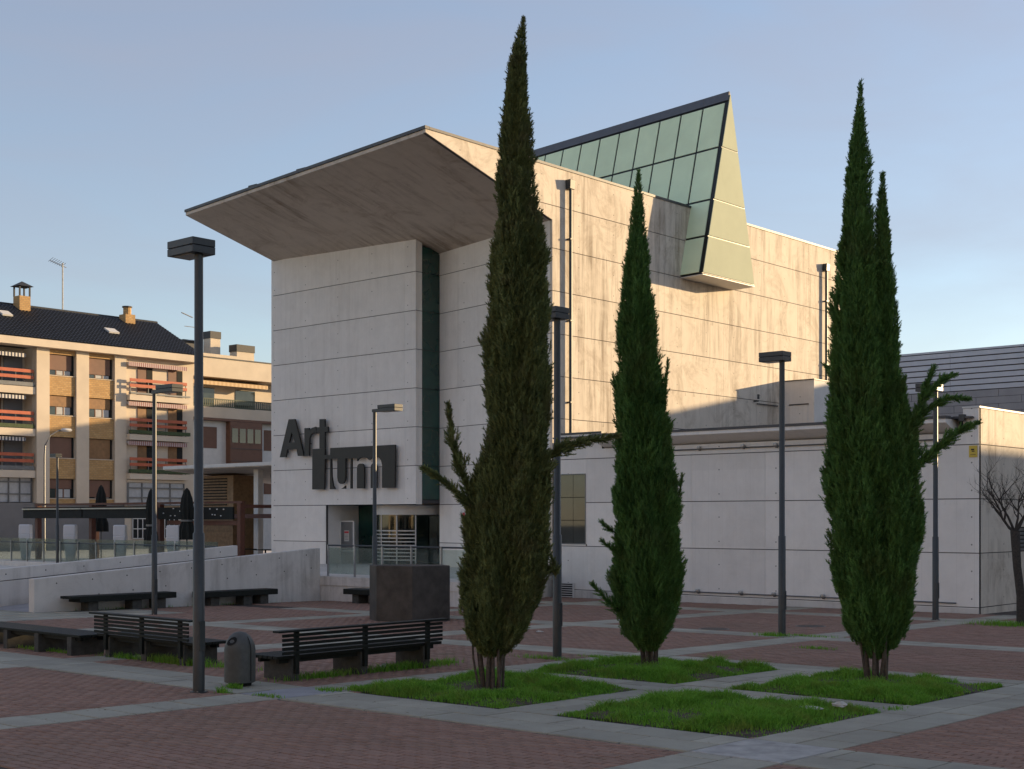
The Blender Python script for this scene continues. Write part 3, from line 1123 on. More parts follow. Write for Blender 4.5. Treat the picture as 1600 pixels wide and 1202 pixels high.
# conduits with small lamps along top and foot of the wall
for (zc, xs_, col_) in ((4.50, (-24.28, -22.65, -21.49, -26.1, -19.2, -17.4), 'grey_metal'), (-.05, (-24.33, -22.74, -21.56, -19.9, -26.2, -18.0), 'grey_metal')):
    cd = MB().tube([(-27.6 if zc > 0 else -26.9, WY - .05, zc), (-15.8, WY - .05, zc)], .022, 6).build('conduit', M[col_], wing)
    for x in xs_:
        m = MB().lathe([(.0, -.03), (.06, -.03), (.075, .0), (.06, .07), (.0, .08)], 12, (x, WY - .08, zc + .02))
        m.build('wall_lamp', M['steel'], cd, smooth=True)
        bx(x - .03, x + .03, WY - .06, WY - .003, zc - .05, zc - .025).build('lamp_bracket', M['grey_metal'], cd)
# housing on the wing roof, against the sunny wall
hs = MB().box(X2 + .02, -29.05, 52.0, 56.5, 5.1, 8.26).build('roof_housing', M['front'], wing)
bx(-30.2, -29.35, 51.97, 51.995, 5.1, 7.2).build('hatch_door', M['front'], hs)
bx(-30.24, -29.3, 51.94, 51.99, 7.2, 7.25).build('hatch_lintel', M['roof_metal'], hs)
bx(X2 + .0, -29.02, 51.96, 56.5, 8.262, 8.30).build('housing_cap', M['roof_metal'], hs)
# small camera at the wing's corner
cm = thing('security_camera', (-15.56, 36.1, 5.0), 'small dark security camera box at the top corner of the low wing', 'camera')
bx(-15.66, -15.5, 35.98, 36.14, 4.97, 5.16).build('housing', M['dark_metal'], cm, bevel=.01)
MB().tube([(-15.85, 36.05, 5.1), (-15.66, 36.05, 5.1)], .015, 6).build('arm', M['dark_metal'], cm)
cm2 = thing('wall_camera', (-30.5, 49.6, 7.25), 'small camera bracketed on the sunny wall beside the roof housing', 'camera')
bx(-30.64, -30.4, 49.7, 49.76, 7.24, 7.30).build('bracket', M['dark_metal'], cm2)
MB().tube([(-30.42, 49.73, 7.35), (-30.42, 49.73, 7.55)], .05, 8).build('lens_body', M['dark_metal'], cm2)
bx(-30.6, -30.57, 49.9, 51.6, 7.15, 7.2).build('cable_tray', M['dark_metal'], cm2)
ys_ = thing('warning_sign', (-15.32, 36.19, 3.99), 'small yellow video warning sign on the wing wall near its corner', 'sign')
bx(-15.44, -15.21, 36.17, 36.195, 3.98, 4.30).build('plate', M['yellow'], ys_)
m = MB()
m.box(-15.38, -15.29, 36.163, 36.168, 4.17, 4.21)
m.build('camera_symbol', M['sign_black'], ys_)
bx(-15.36, -15.28, 36.163, 36.168, 4.13, 4.155).build('camera_symbol', M['sign_black'], ys_)
bx(-15.4, -15.25, 36.163, 36.168, 4.04, 4.052).build('text_line', M['sign_black'], ys_)

# ------------------------------------------------------------------ entrance platform, ramp and rails
plat = thing('entrance_platform', (-32, 32, -.4), 'pale concrete platform edge in front of the museum door', 'platform')
pp = [(-34.1, 28.8), (-27.4, 28.8), (-30.55, 36.18), (-30.6, 44), (-46.2, 44), (-46.2, 36), (-37, 28.8)]
MB().extr([(x, y, -.7) for x, y in pp], (0, 0, PZ0 - .3 + .7)).build('platform_wall', M['low'], plat)
MB().extr([(x + (.03 if x > -31 else 0), y - (.03 if y < 30 else 0), PZ0 - .298) for x, y in pp], (0, 0, .298)).build('platform_slab', M['low'], plat, bevel=.01)
ramp = thing('access_ramp', (-34.1, 24, -.3), 'pale concrete access ramp rising to the museum door between two parapet walls', 'ramp')


def rz(y):
    return -.26 + (y - 18.75) * .0665


MB().add([(-36.75, 18.2, rz(18.2)), (-34.3, 18.2, rz(18.2)), (-34.3, 29, PZ0), (-36.75, 29, PZ0)], [(0, 1, 2, 3)]).build('ramp_surface', M['patch_blue'], ramp)
MB().hexa([(-34.38, 18.73, -.8), (-34.1, 18.73, -.8), (-34.1, 28.78, -.8), (-34.38, 28.78, -.8)],
          [(-34.38, 18.73, .65), (-34.1, 18.73, .65), (-34.1, 28.78, 1.33), (-34.38, 28.78, 1.33)]).build('parapet_wall', M['low'], ramp, bevel=.012)
# rear parapet, in two lifts with a groove between
for (dz0, dz1, xo) in ((-1.6, -.36, 0), (-.34, 0, .0)):
    t0, t1 = .72, 1.39
    MB().hexa([(-37.28, 17.6, t0 + dz0), (-37.0, 17.6, t0 + dz0), (-37.0, 27.65, t1 + dz0), (-37.28, 27.65, t1 + dz0)],
              [(-37.28, 17.6, t0 + dz1), (-37.0, 17.6, t0 + dz1), (-37.0, 27.65, t1 + dz1), (-37.28, 27.65, t1 + dz1)]).build('parapet_wall', M['low'], ramp, bevel=.01)
MB().hexa([(-37.26, 17.6, .35), (-37.05, 17.6, .35), (-37.05, 27.6, 1.02), (-37.26, 27.6, 1.02)], [(-37.26, 17.6, .39), (-37.05, 17.6, .39), (-37.05, 27.6, 1.06), (-37.26, 27.6, 1.06)]).build('groove', M['core'], ramp)
for i in range(9):                                     # formwork tie holes on the outer parapet
    for k, dzv in enumerate((.18, .62)):
        y = 19.4 + i * 1.1 + .2 * k
        zt = .65 + (y - 18.73) * .0677 - dzv
        if zt > gz(-34, y) + .1 and y < 28.5:
            MB().tube([(-34.105, y, zt), (-34.096, y, zt)], .02, 8).build('tie_hole', M['slot'], ramp)
for i in range(8):
    y = 18.2 + i * 1.25
    MB().tube([(-37.005, y, .76 + (y - 17.6) * .0667 - .2), (-36.996, y, .76 + (y - 17.6) * .0667 - .2)], .02, 8).build('tie_hole', M['slot'], ramp)

# glass balustrade on the platform
bal = thing('platform_balustrade', (-31, 28.95, PZ0), 'steel and glass balustrade along the museum platform edge', 'railing')
pts = [(-33.9, 28.95), (-32.6, 28.95), (-31.3, 28.95), (-30.0, 28.95), (-28.7, 28.95), (-27.62, 28.95), (-28.25, 30.4), (-28.9, 31.9), (-29.5, 33.4), (-30.15, 34.9)]
for i, (x, y) in enumerate(pts):
    bx(x - .02, x + .02, y - .03, y + .03, PZ0, PZ0 + 1.02).build('post', M['steel'], bal)
for a, b_ in zip(pts, pts[1:]):
    MB().tube([(a[0], a[1], PZ0 + 1.0), (b_[0], b_[1], PZ0 + 1.0)], .028, 8).build('handrail', M['dark_metal'], bal)
    d = Vector((b_[0] - a[0], b_[1] - a[1], 0)).normalized() * .05
    MB().slab([(a[0] + d.x, a[1] + d.y, PZ0 + .08), (b_[0] - d.x, b_[1] - d.y, PZ0 + .08), (b_[0] - d.x, b_[1] - d.y, PZ0 + .93), (a[0] + d.x, a[1] + d.y, PZ0 + .93)], .012).build('glass_panel', M['rail_glass'], bal)
# notice board
nb_ = thing('notice_board', (-42.85, 37.2, PZ0), 'white framed grey notice board with a pinned paper beside the door', 'notice board')
for x in (-43.3 + .55, -42.3 + .35):
    bx(x - .03, x + .03, 37.17, 37.23, PZ0, 2.17).build('leg', M['white'], nb_)
bx(-42.73, -41.97, 37.18, 37.22, .98, 2.15).build('panel', M['grey_metal'], nb_)
bx(-42.74, -41.96, 37.17, 37.23, .93, .975).build('frame', M['white'], nb_)
bx(-42.74, -41.96, 37.17, 37.23, 2.155, 2.2).build('frame', M['white'], nb_)
pap = bx(-42.5, -42.22, 37.165, 37.178, 1.35, 1.8).build('paper', M['paper'], nb_)
bx(-42.49, -42.23, 37.16, 37.164, 1.68, 1.76).build('red_header', M['red'], pap)
for z in (1.42, 1.48, 1.54, 1.60):
    bx(-42.47, -42.27, 37.16, 37.164, z, z + .012).build('text_line', M['sign_black'], pap)
wn_ = thing('wall_notice', (-36.1, 37.3, 2.0), 'small pale wall plaque with a red mark, right of the entrance', 'sign')
P_ = lambda u, z, o=0: (BX + rw.x * u + rw.y * o, Y1 + rw.y * u - rw.x * o, z)
MB().slab([P_(1.45, 1.85, .0), P_(1.75, 1.85, .0), P_(1.75, 2.65, .0), P_(1.45, 2.65, .0)], .02).build('plate', M['white'], wn_)
MB().slab([P_(1.58, 2.3, .022), P_(1.72, 2.3, .022), P_(1.72, 2.52, .022), P_(1.58, 2.52, .022)], .006).build('red_mark', M['red'], wn_)

# ------------------------------------------------------------------ lamps


def make_lamp(arm, label, group):
    t = thing('street_lamp', (0, 0, 0), label, 'street lamp', group)
    H = 6.0
    if not arm:
        MB().tube([(0, 0, 0), (0, 0, 2.1), (0, 0, 2.12), (0, 0, H - .2)], [.078, .078, .062, .058], 16).build('pole', M['dark_metal'], t, True, True)
        MB().lathe([(.12, 0), (.12, .012), (.079, .014)], 16).build('pole_foot', M['dark_metal'], t, True)
        x0, x1, y0, y1 = -.46, .12, -.18, .18
        hx = H - .2
    else:
        MB().tube([(0, 0, 0), (0, 0, 2.1), (0, 0, 2.12), (0, 0, H - .08)], [.075, .075, .06, .055], 16).build('pole', M['dark_metal'], t, True, True)
        MB().box(-.07, .3, -.05, .05, H - .16, H - .07).build('arm', M['dark_metal'], t, True)
        x0, x1, y0, y1 = .3, 1.05, -.17, .17
        hx = H - .17
    MB().box(.05, .084, -.045, .045, .55, .95).build('access_door', M['dark_metal'], t, True, bevel=.006)
    for k in range(4):
        a = R(45 + 90 * k)
        MB().tube([(.1 * math.cos(a), .1 * math.sin(a), 0), (.1 * math.cos(a), .1 * math.sin(a), .025)], .012, 6).build('bolt', M['steel'], t, True)
    hd = MB().box(x0, x1, y0, y1, hx, hx + .095).build('lower_housing', M['dark_metal'], t, True, bevel=.006)
    MB().box(x0 + .06, x1 - .12, y0 + .05, y1 - .05, hx - .008, hx + .004).build('lens', M['lampglass'], hd, True)
    MB().box(x0, x1, y0, y1, hx + .103, hx + .2).build('upper_housing', M['dark_metal'], t, True, bevel=.006)
    MB().box(x0 + .01, x1 - .01, y0 + .01, y1 - .01, hx + .094, hx + .104).build('seam', M['slot'], t, True)
    for yy_ in (y0 - .02, y1 + .02):
        MB().box(x1 - .05, x1 - .03, min(yy_, 0) if yy_ < 0 else y1, y0 if yy_ < 0 else yy_, hx + .09, hx + .106).build('latch', M['slot'], t, True)
    return t


l0 = make_lamp(False, 'tall dark lamp with box head standing beside the litter bin, nearest lamp', 'square lamps on the plaza')
l0.location = (-15.04, 10.61, gz(-15, 10.66))
for (x, y, lb) in ((-14.86, 17.80, 'dark box-head lamp standing between the two left cypresses'), (-14.79, 25.12, 'dark box-head lamp standing between the middle and right cypresses'),
                   (-14.83, 32.7, 'dark box-head lamp behind the right cypress branches, before the low wing')):
    dup(l0, (x, y, gz(x, y)), lb)
dup(l0, (-27.2, 31.6, gz(-27.2, 31.6)), 'dark lamp post mostly hidden behind the tallest cypress')
l1 = make_lamp(True, 'slim dark lamp with side arm rising behind the left slatted bench', 'square lamps on the plaza')
l1.location = (-30.9, 20.4, gz(-30.9, 20.4))
dup(l1, (-30.35, 27.75, gz(-30.3, 27.7)), 'slim dark lamp in front of the dark sign letters, behind the steel block')
l2 = dup(l0, (-58.9, 33.55, .15), 'small distant dark lamp in front of the terrace glass rail')
l2.scale = (.9, .9, .87)

# ------------------------------------------------------------------ benches


def slat_bench(name, loc, rz_, L, label, back=True, legs=3):
    t = thing(name, loc, label, 'bench', 'dark slatted benches', rz_)
    D = .72
    for k in range(legs):
        x = .22 + (L - .44 - .13) * k / (legs - 1)
        MB().box(x, x + .14, .02, D - .06, -.05, .335).build('leg', M['bench_leg'], t, True, bevel=.008)
    n = 6
    w = (D - .02) / n
    for i in range(n):
        MB().box(-.04, L + .06, .02 + i * w, .02 + (i + 1) * w - .014, .337, .382).build('seat_slat', M['black_paint'], t, True, bevel=.006)
    MB().box(.05, L - .05, .1, .16, .27, .336).build('beam', M['black_paint'], t, True)
    MB().box(.05, L - .05, D - .2, D - .14, .27, .336).build('beam', M['black_paint'], t, True)
    if back:
        for k in range(legs):
            x = .22 + (L - .44 - .13) * k / (legs - 1)
            MB().box(x + .03, x + .10, -.03, .018, .12, .72).build('back_post', M['black_paint'], t, True)
        for j in range(5):
            MB().box(0, L, -.062, -.032, .405 + j * .062, .405 + j * .062 + .043).build('back_slat', M['black_paint'], t, True, bevel=.004)
        MB().box(-.10, L + .10, -.10, .05, .722, .752).build('top_rail', M['black_paint'], t, True, bevel=.005)
    return t


slat_bench('park_bench', (-15.2, 12.1, gz(-15.2, 13.5)), R(90), 3.2, 'black slatted bench with backrest, right of the litter bin')
slat_bench('park_bench', (-20.85, 12.62, gz(-19.5, 12.6)), 0, 2.75, 'black slatted bench with backrest, left of the litter bin behind the nearest lamp')
flat = slat_bench('backless_bench', (-24.9, 12.32, gz(-22.9, 12.5)), 0, 3.9, 'long dark backless bench cut by the left picture edge', False, 4)


def block_bench(loc, rz_, L, label, end=False):
    t = thing('stone_bench', loc, label, 'bench', 'dark slab benches by the ramp', rz_)
    MB().box(0, L, 0, .6, .27, .44).build('seat', M['black_paint'], t, True, bevel=.015)
    for k, x in enumerate((.32, L * .55, L - .6)):
        MB().box(x, x + .3, .1, .5, -.06, .268).build('leg', M['bench_leg'], t, True)
    if end:
        MB().box(-.25, -.002, -.0, .6, .37, .44).build('seat_nose', M['black_paint'], t, True, bevel=.01)
    return t


block_bench((-33.4, 19.7, gz(-33.4, 21)), R(90), 3.1, 'dark slab bench against the ramp wall, left of the two', True)
block_bench((-33.4, 23.75, gz(-33.4, 25)), R(90), 2.75, 'dark slab bench against the ramp wall, right of the two')
block_bench((-32.2, 28.1, gz(-31, 28.2)), 0, 3.0, 'dark slab bench at the platform wall, partly behind the steel block')

# litter bin
bn = thing('litter_bin', (-15.27, 11.45, gz(-15.27, 11.45)), 'dark grey domed litter bin between the two slatted benches', 'bin')
MB().lathe([(.16, 0), (.16, .05)], 24).build('foot', M['slot'], bn, True)
MB().lathe([(.195, .05), (.213, .06), (.213, .50), (.205, .56), (.18, .63), (.14, .69), (.085, .735), (.03, .75), (0, .752)], 32).build('body', M['bin'], bn, True, True)
for s_ in (1,):
    m = MB()
    a0 = R(6)
    pr = [(.217, .08), (.217, .50), (.209, .562), (.184, .634), (.15, .688)]
    for (ra, za), (rb, zb) in zip(pr, pr[1:]):
        for da in (0,):
            u0, u1 = a0 - .035, a0 + .035
            m.add([(ra * math.cos(u0), ra * math.sin(u0), za), (ra * math.cos(u1), ra * math.sin(u1), za), (rb * math.cos(u1), rb * math.sin(u1), zb), (rb * math.cos(u0), rb * math.sin(u0), zb)], [(0, 1, 2, 3)])
    m.build('seam', M['slot'], bn, True)
m = MB()
ring = []
for k in range(16):
    a = 2 * math.pi * k / 16
    u = R(-74) + .42 * math.cos(a)
    v = .63 + .055 * math.sin(a) + .02 * math.cos(a)
    r_ = np.interp(v, [.50, .56, .63, .69, .735], [.216, .209, .185, .146, .09]) + .004
    ring.append((r_ * math.cos(u), r_ * math.sin(u), v))
m.add(ring, [tuple(range(16))])
m.build('opening', M['slot'], bn, True)

# dark steel block
sb = thing('steel_block', (-24.4, 23.5, gz(-24.4, 23.5)), 'big dark weathered steel block standing on the plaza behind the right bench', 'sculpture')
pl = [(-25.35, 23.0), (-24.6, 22.55), (-23.55, 22.75), (-23.35, 23.85), (-24.3, 24.6), (-25.2, 24.1)]
m = MB()
m.extr([(x, y, gz(x, y) - .05) for x, y in pl], (0, 0, 1.42))
m.build('block_body', M['stone_block'], sb, bevel=.015)
m = MB()
m.extr([(x * .985 - .36, y * .985 + .35, 1.375 + gz(-24.4, 23.5) - .045) for x, y in pl], (0, 0, .025))
m.build('cap_plate', M['grey_metal'], sb)

# ------------------------------------------------------------------ cypresses


def spray_templates(k=7, seed=3):
    rng = np.random.default_rng(seed)
    T = []
    for i in range(k):
        V, F = [], []
        nl = 10
        bend = rng.uniform(-.15, .15, 2)
        for j in range(nl):
            t0 = .04 + .9 * j / nl
            base = np.array([bend[0] * t0 ** 2, bend[1] * t0 ** 2, t0])
            for sgn in (-1, 1):
                a = rng.uniform(-.7, .7) + (0 if sgn > 0 else math.pi) + (math.pi / 2 if j % 2 else 0) * rng.uniform(.2, 1)
                w = .26 * (1 - t0) ** .6 + .06
                d = np.array([math.cos(a), math.sin(a), 0]) * w * rng.uniform(.6, 1.2)
                tip = base + d + np.array([0, 0, rng.uniform(.14, .34)])
                per = np.cross(d / (np.linalg.norm(d) + 1e-6), [0, 0, 1.0]) * .045 + np.array([0, 0, .05])
                n = len(V)
                V += [base - per, base + per, tip]
                F.append((n, n + 1, n + 2))
        n = len(V)
        V += [np.array([.035, 0, .5]), np.array([-.035, 0, .5]), np.array([bend[0], bend[1], 1.12])]
        F.append((n, n + 1, n + 2))
        T.append((np.array(V), np.array(F)))
    return T


TPL = spray_templates()


def place_sprays(P, A, S, seed):
    """P points, A axis unit vectors, S lengths -> verts, tri faces, tint"""
    rng = np.random.default_rng(seed)
    Vs, Fs, Ts = [], [], []
    off = 0
    which = rng.integers(0, len(TPL), len(P))
    for k, (tv, tf) in enumerate(TPL):
        idx = np.where(which == k)[0]
        if not len(idx):
            continue
        a = A[idx]
        roll = rng.uniform(0, 2 * np.pi, len(idx))
        h = np.where(np.abs(a[:, 2:3]) < .9, np.array([[0, 0, 1.0]]), np.array([[1.0, 0, 0]]))
        e1 = np.cross(a, h)
        e1 /= np.linalg.norm(e1, axis=1, keepdims=True)
        e2 = np.cross(a, e1)
        c_, s_ = np.cos(roll)[:, None], np.sin(roll)[:, None]
        f1 = e1 * c_ + e2 * s_
        f2 = -e1 * s_ + e2 * c_
        V = (tv[None, :, 0:1] * f1[:, None] + tv[None, :, 1:2] * f2[:, None] + tv[None, :, 2:3] * a[:, None]) * S[idx][:, None, None] + P[idx][:, None, :3]
        n = len(tv)
        F = tf[None] + (np.arange(len(idx)) * n)[:, None, None] + off
        Vs.append(V.reshape(-1, 3))
        Fs.append(F.reshape(-1, 3))
        Ts.append(np.repeat(P[idx, 3] if P.shape[1] > 3 else rng.random(len(idx)), len(tf)))
        off += len(idx) * n
    return np.concatenate(Vs), np.concatenate(Fs), np.concatenate(Ts)


CR = np.array([CA, SA, 0.0])


def column(base, D, prof, n, seed, cx0, spray=.145, ybase=None):
    """prof: list of (pixel row, left, right) -> arrays of sprays and a core grid"""
    rng = np.random.default_rng(seed)
    ppm = 2115 / D
    z_of = lambda y: 2.3 + (810 - y) / ppm
    pr = np.array(prof, float)
    zz_ = z_of(pr[:, 0])[::-1]
    cc = (((pr[:, 1] + pr[:, 2]) / 2 - cx0) / ppm)[::-1]
    rr_ = ((pr[:, 2] - pr[:, 1]) / 2 / ppm)[::-1]
    z0, z1 = zz_[0], zz_[-1]
    # sample height by circumference
    gzv = np.linspace(z0, z1, 400)
    w = np.interp(gzv, zz_, rr_) + .03
    cdf = np.cumsum(w)
    cdf /= cdf[-1]
    r_at = lambda q: np.interp(q, zz_, rr_)
    ph = rng.uniform(0, 6.28, 8)
    nc = n // 30
    zc = np.interp(rng.random(nc), cdf, gzv)
    tc = rng.uniform(0, 2 * np.pi, nc)
    tintc = rng.random(nc)
    bulge = rng.uniform(.01, .11, nc)
    loose = rng.random(n) < .30
    ci = rng.integers(0, nc, n)
    dz_ = rng.normal(0, .15, n)
    da = rng.normal(0, .065, n)
    z = np.where(loose, np.interp(rng.random(n), cdf, gzv), np.clip(zc[ci] + dz_, z0, z1))
    r = r_at(z)
    th = np.where(loose, rng.uniform(0, 2 * np.pi, n), tc[ci] + da / np.maximum(r, .06))
    c = np.interp(z, zz_, cc)
    fl = np.clip(np.sin(3 * th + z * 1.1 + ph[0]) * .5 + np.sin(5 * th - z * 1.7 + ph[1]) * .45 + np.sin(2 * th + z * 4.3 + ph[3]) * .35 + np.sin(7 * th + z * 2.3 + ph[5]) * .3, -1.3, .85)
    up = np.exp(-(dz_ / .16) ** 2 - (da / .075) ** 2)
    rad = r * (.86 + .19 * fl) * (1 - np.where(loose, .22, .10) * rng.random(n)) - np.minimum(.045, r * .12) + np.where(loose, 0, bulge[ci] * up * np.clip(r * 2.5, .15, 1))
    rad = np.maximum(rad, .004)
    tint_s = np.where(loose, rng.random(n) * .7, .55 * tintc[ci] + .45 * rng.random(n))
    out = np.stack([np.cos(th), np.sin(th), th * 0], 1)
    P = np.array(base)[None] * [1, 1, 0] + CR[None] * c[:, None] + out * rad[:, None]
    P[:, 2] = z
    lean = rng.uniform(.15, .75, n)
    A = out * lean[:, None] + np.array([[0, 0, 1.0]]) + rng.normal(0, .16, (n, 3))
    low = np.clip((z0 + .7 - z) / .7, 0, 1)
    A[:, 2] -= low * .35
    A /= np.linalg.norm(A, axis=1, keepdims=True)
    S = spray * rng.uniform(.6, 1.35, n) * np.clip(.45 + r * 1.5, .5, 1.05)
    P -= A * (S * .45)[:, None]
    P = np.concatenate([P, tint_s[:, None]], 1)
    # core surface
    nz, nt = 60, 20
    zc = np.linspace(z0 + .06, z1 - .35, nz)
    tc = np.linspace(0, 2 * np.pi, nt, endpoint=False)
    Z, TH = np.meshgrid(zc, tc, indexing='ij')
    rc = np.interp(Z, zz_, rr_) * .55 * (1 + .14 * np.sin(3 * TH + Z * 1.1 + ph[0]) + .10 * np.sin(5 * TH - Z * 1.7 + ph[1]))
    ce = np.interp(Z, zz_, cc)
    CV = np.stack([base[0] + CR[0] * ce + np.cos(TH) * rc, base[1] + CR[1] * ce + np.sin(TH) * rc, Z], 2).reshape(-1, 3)
    CF = []
    for i in range(nz - 1):
        for j in range(nt):
            a, b_ = i * nt + j, i * nt + (j + 1) % nt
            CF += [(a, b_, b_ + nt), (a, b_ + nt, a + nt)]
    return P, A, S, CV, np.array(CF)


def branch_sprays(pts, n, rad, seed, spray=.12):
    """stray branch: sprays along a polyline of world points"""
    rng = np.random.default_rng(seed)
    pts = np.array(pts, float)
    t = rng.random(n)
    seg = np.minimum((t * (len(pts) - 1)).astype(int), len(pts) - 2)
    f = t * (len(pts) - 1) - seg
    P = pts[seg] * (1 - f)[:, None] + pts[seg + 1] * f[:, None]
    dr = pts[seg + 1] - pts[seg]
    dr /= np.linalg.norm(dr, axis=1, keepdims=True)
    rv = rng.normal(0, 1, (n, 3))
    rv /= np.linalg.norm(rv, axis=1, keepdims=True)
    rad = rad * 1.75
    env = rad * (1.05 - t) ** .6 * np.clip(t * 5 + .35, 0, 1) * (.55 + .45 * np.sin(t * 23 + seed))
    P = P + rv * (env * rng.random(n))[:, None]
    A = dr * .8 + rv * .6 + np.array([[0, 0, .15]])
    A /= np.linalg.norm(A, axis=1, keepdims=True)
    S = spray * rng.uniform(.6, 1.3, n) * (1.15 - .5 * t)
    P -= A * (S * .3)[:, None]
    return P, A, S


def px_pt(base, D, x, y, dd=0):
    """world point seen near pixel (x,y) at the tree's depth"""
    dpt = D + dd
    l = (x - 800) / 2115
    return (dpt * (l * CA - SA), dpt * (l * SA + CA), 2.3 + (810 - y) / 2115 * dpt)


def cypress(label, base, profs, n, cx0, mat, stray, stems, seed):
    D = depth(*base)
    bz = gz(*base)
    t = thing('cypress_tree', (base[0], base[1], bz), label, 'tree', 'cypresses on the lawn squares')
    Ps, As, Ss = [], [], []
    CVs, CFs, off = [], [], 0
    for k, pf in enumerate(profs):
        P, A, S, CV, CF = column((base[0], base[1], bz), D, pf, n[k], seed + k, cx0)
        Ps.append(P); As.append(A); Ss.append(S)
        CVs.append(CV); CFs.append(CF + off)
        off += len(CV)
    V, F, T = place_sprays(np.concatenate(Ps), np.concatenate(As), np.concatenate(Ss), seed)
    F = np.concatenate([F] + [c + len(V) for c in CFs])
    V = np.concatenate([V] + CVs)
    T = np.concatenate([T, np.full(sum(len(c) for c in CFs), .25)])
    cr = np_mesh('crown', V, F, mat, t, T)
    for k, (pl_, nn, rad) in enumerate(stray):
        pts_ = [px_pt(base, D, *q) for q in pl_]
        P, A, S = branch_sprays(pts_, int(nn * 1.9), rad, seed + 40 + k)
        V, F, T = place_sprays(P, A, S, seed + 60 + k)
        br = np_mesh('stray_branch', V, F, mat, t, T)
        MB().tube(pts_, [.014 - .010 * i / (len(pts_) - 1) for i in range(len(pts_))], 5).build('twig', M['bark'], br)
    rng = random.Random(seed)
    for (x0, xt, r0, dd) in stems:
        b0 = (base[0] + CR[0] * x0 - SA * dd, base[1] + CR[1] * x0 + CA * dd, bz - .03)
        t1 = (base[0] + CR[0] * xt * .8 - SA * dd * 1.6, base[1] + CR[1] * xt * .8 + CA * dd * 1.6, bz + .95)
        mid = tuple((a + b_) / 2 + rng.uniform(-.03, .03) for a, b_ in zip(b0, t1))
        MB().tube([b0, mid, t1], [r0, r0 * .8, r0 * .6], 7).build('stem', M['bark'], t, smooth=True)
    return t


stems1 = [(-.02, .0, .055, 0), (-.10, -.22, .035, .03), (.08, .20, .035, -.03), (-.16, -.33, .018, -.06), (.15, .26, .02, .07), (.02, .08, .03, -.1), (-.06, -.10, .03, -.1), (.11, .12, .025, -.12), (-.13, -.27, .014, .1)]
cypress('tallest olive-green cypress, left of the three, with stray side branches', (-12.3, 13.36),
        [[(30, 816, 819), (45, 812, 820), (60, 807, 822), (100, 795, 825), (150, 786, 827), (200, 781, 831), (250, 775, 834), (300, 770, 840), (350, 768, 848), (400, 765, 855), (450, 762, 860), (500, 756, 863), (530, 752, 863), (560, 758, 863),
          (600, 757, 863), (650, 757, 864), (700, 752, 866), (750, 740, 864), (800, 728, 863), (850, 722, 861), (900, 717, 856), (950, 715, 842), (985, 719, 828), (1005, 730, 812), (1020, 745, 795)]],
        [23000], 768, M['leaf_olive'],
        [([(742, 800), (722, 740, -.1), (707, 690, -.15), (700, 632, -.15)], 330, .12), ([(735, 790, -.2), (705, 762, -.3), (680, 742, -.35), (660, 732, -.4)], 150, .06),
         ([(840, 725, 0), (880, 700, -.1), (920, 688, -.15), (966, 682, -.2)], 240, .09), ([(850, 880), (868, 895, -.1), (862, 870, -.15)], 60, .06)],
        stems1, 21)
cypress('slim mid-green cypress, middle and shortest of the three', (-12.71, 17.52),
        [[(268, 996, 999), (300, 990, 1003), (350, 983, 1009), (400, 976, 1015), (450, 969, 1021), (500, 966, 1026), (550, 962, 1032), (600, 960, 1039), (650, 958, 1046), (700, 957, 1050), (750, 954, 1055), (800, 952, 1062), (850, 951, 1070),
          (900, 953, 1073), (950, 958, 1068), (980, 964, 1058), (1000, 978, 1044), (1012, 992, 1034)]],
        [19000], 1015, M['leaf_green'],
        [([(970, 955), (945, 935, -.1), (925, 912, -.15)], 90, .07), ([(1030, 650), (1038, 610, -.1), (1044, 562, -.12)], 90, .05), ([(1055, 790), (1062, 770, -.1), (1066, 742, -.1)], 40, .04),
         ([(958, 830), (945, 822, -.1), (938, 815, -.1)], 22, .03), ([(958, 860), (946, 850, -.1), (940, 844, -.1)], 22, .03)],
        [(a * .8, b_ * .75, r_ * .85, d) for a, b_, r_, d in stems1[:7]], 33)
cypress('twin-topped dark green cypress, right of the three, with feathery side branches', (-8.95, 17.81),
        [[(128, 1342, 1345), (150, 1340, 1348), (180, 1335, 1351), (220, 1328, 1355), (270, 1321, 1359), (330, 1314, 1363), (400, 1305, 1370), (450, 1301, 1374), (550, 1298, 1384), (600, 1296, 1388), (650, 1291, 1390), (700, 1287, 1394), (750, 1285, 1396),
          (800, 1288, 1400), (850, 1292, 1400), (900, 1298, 1402), (950, 1306, 1404), (990, 1320, 1400), (1012, 1340, 1392), (1025, 1350, 1386)],
         [(273, 1377, 1380), (310, 1372, 1386), (350, 1367, 1389), (400, 1362, 1394), (450, 1360, 1399), (500, 1356, 1403), (550, 1354, 1407), (600, 1352, 1413), (650, 1350, 1422), (700, 1350, 1434), (750, 1352, 1439), (800, 1352, 1439),
          (850, 1352, 1439), (900, 1354, 1437), (950, 1356, 1430), (990, 1358, 1418), (1010, 1362, 1404)]],
        [15500, 13500], 1370, M['leaf_green'],
        [([(1405, 720), (1428, 660, -.1), (1445, 610, -.15), (1460, 574, -.15)], 260, .10), ([(1420, 680, -.1), (1445, 620, -.2), (1475, 592, -.25), (1492, 586, -.25)], 150, .06),
         ([(1420, 680), (1448, 640, -.1), (1480, 622, -.2), (1515, 624, -.2)], 190, .06), ([(1425, 735), (1460, 705, -.1), (1495, 675, -.15), (1530, 660, -.2)], 300, .10),
         ([(1432, 830), (1441, 800, -.1), (1440, 785, -.1)], 40, .04), ([(1405, 660, -.2), (1412, 620, -.25), (1413, 590, -.25)], 80, .05)],
        stems1, 47)

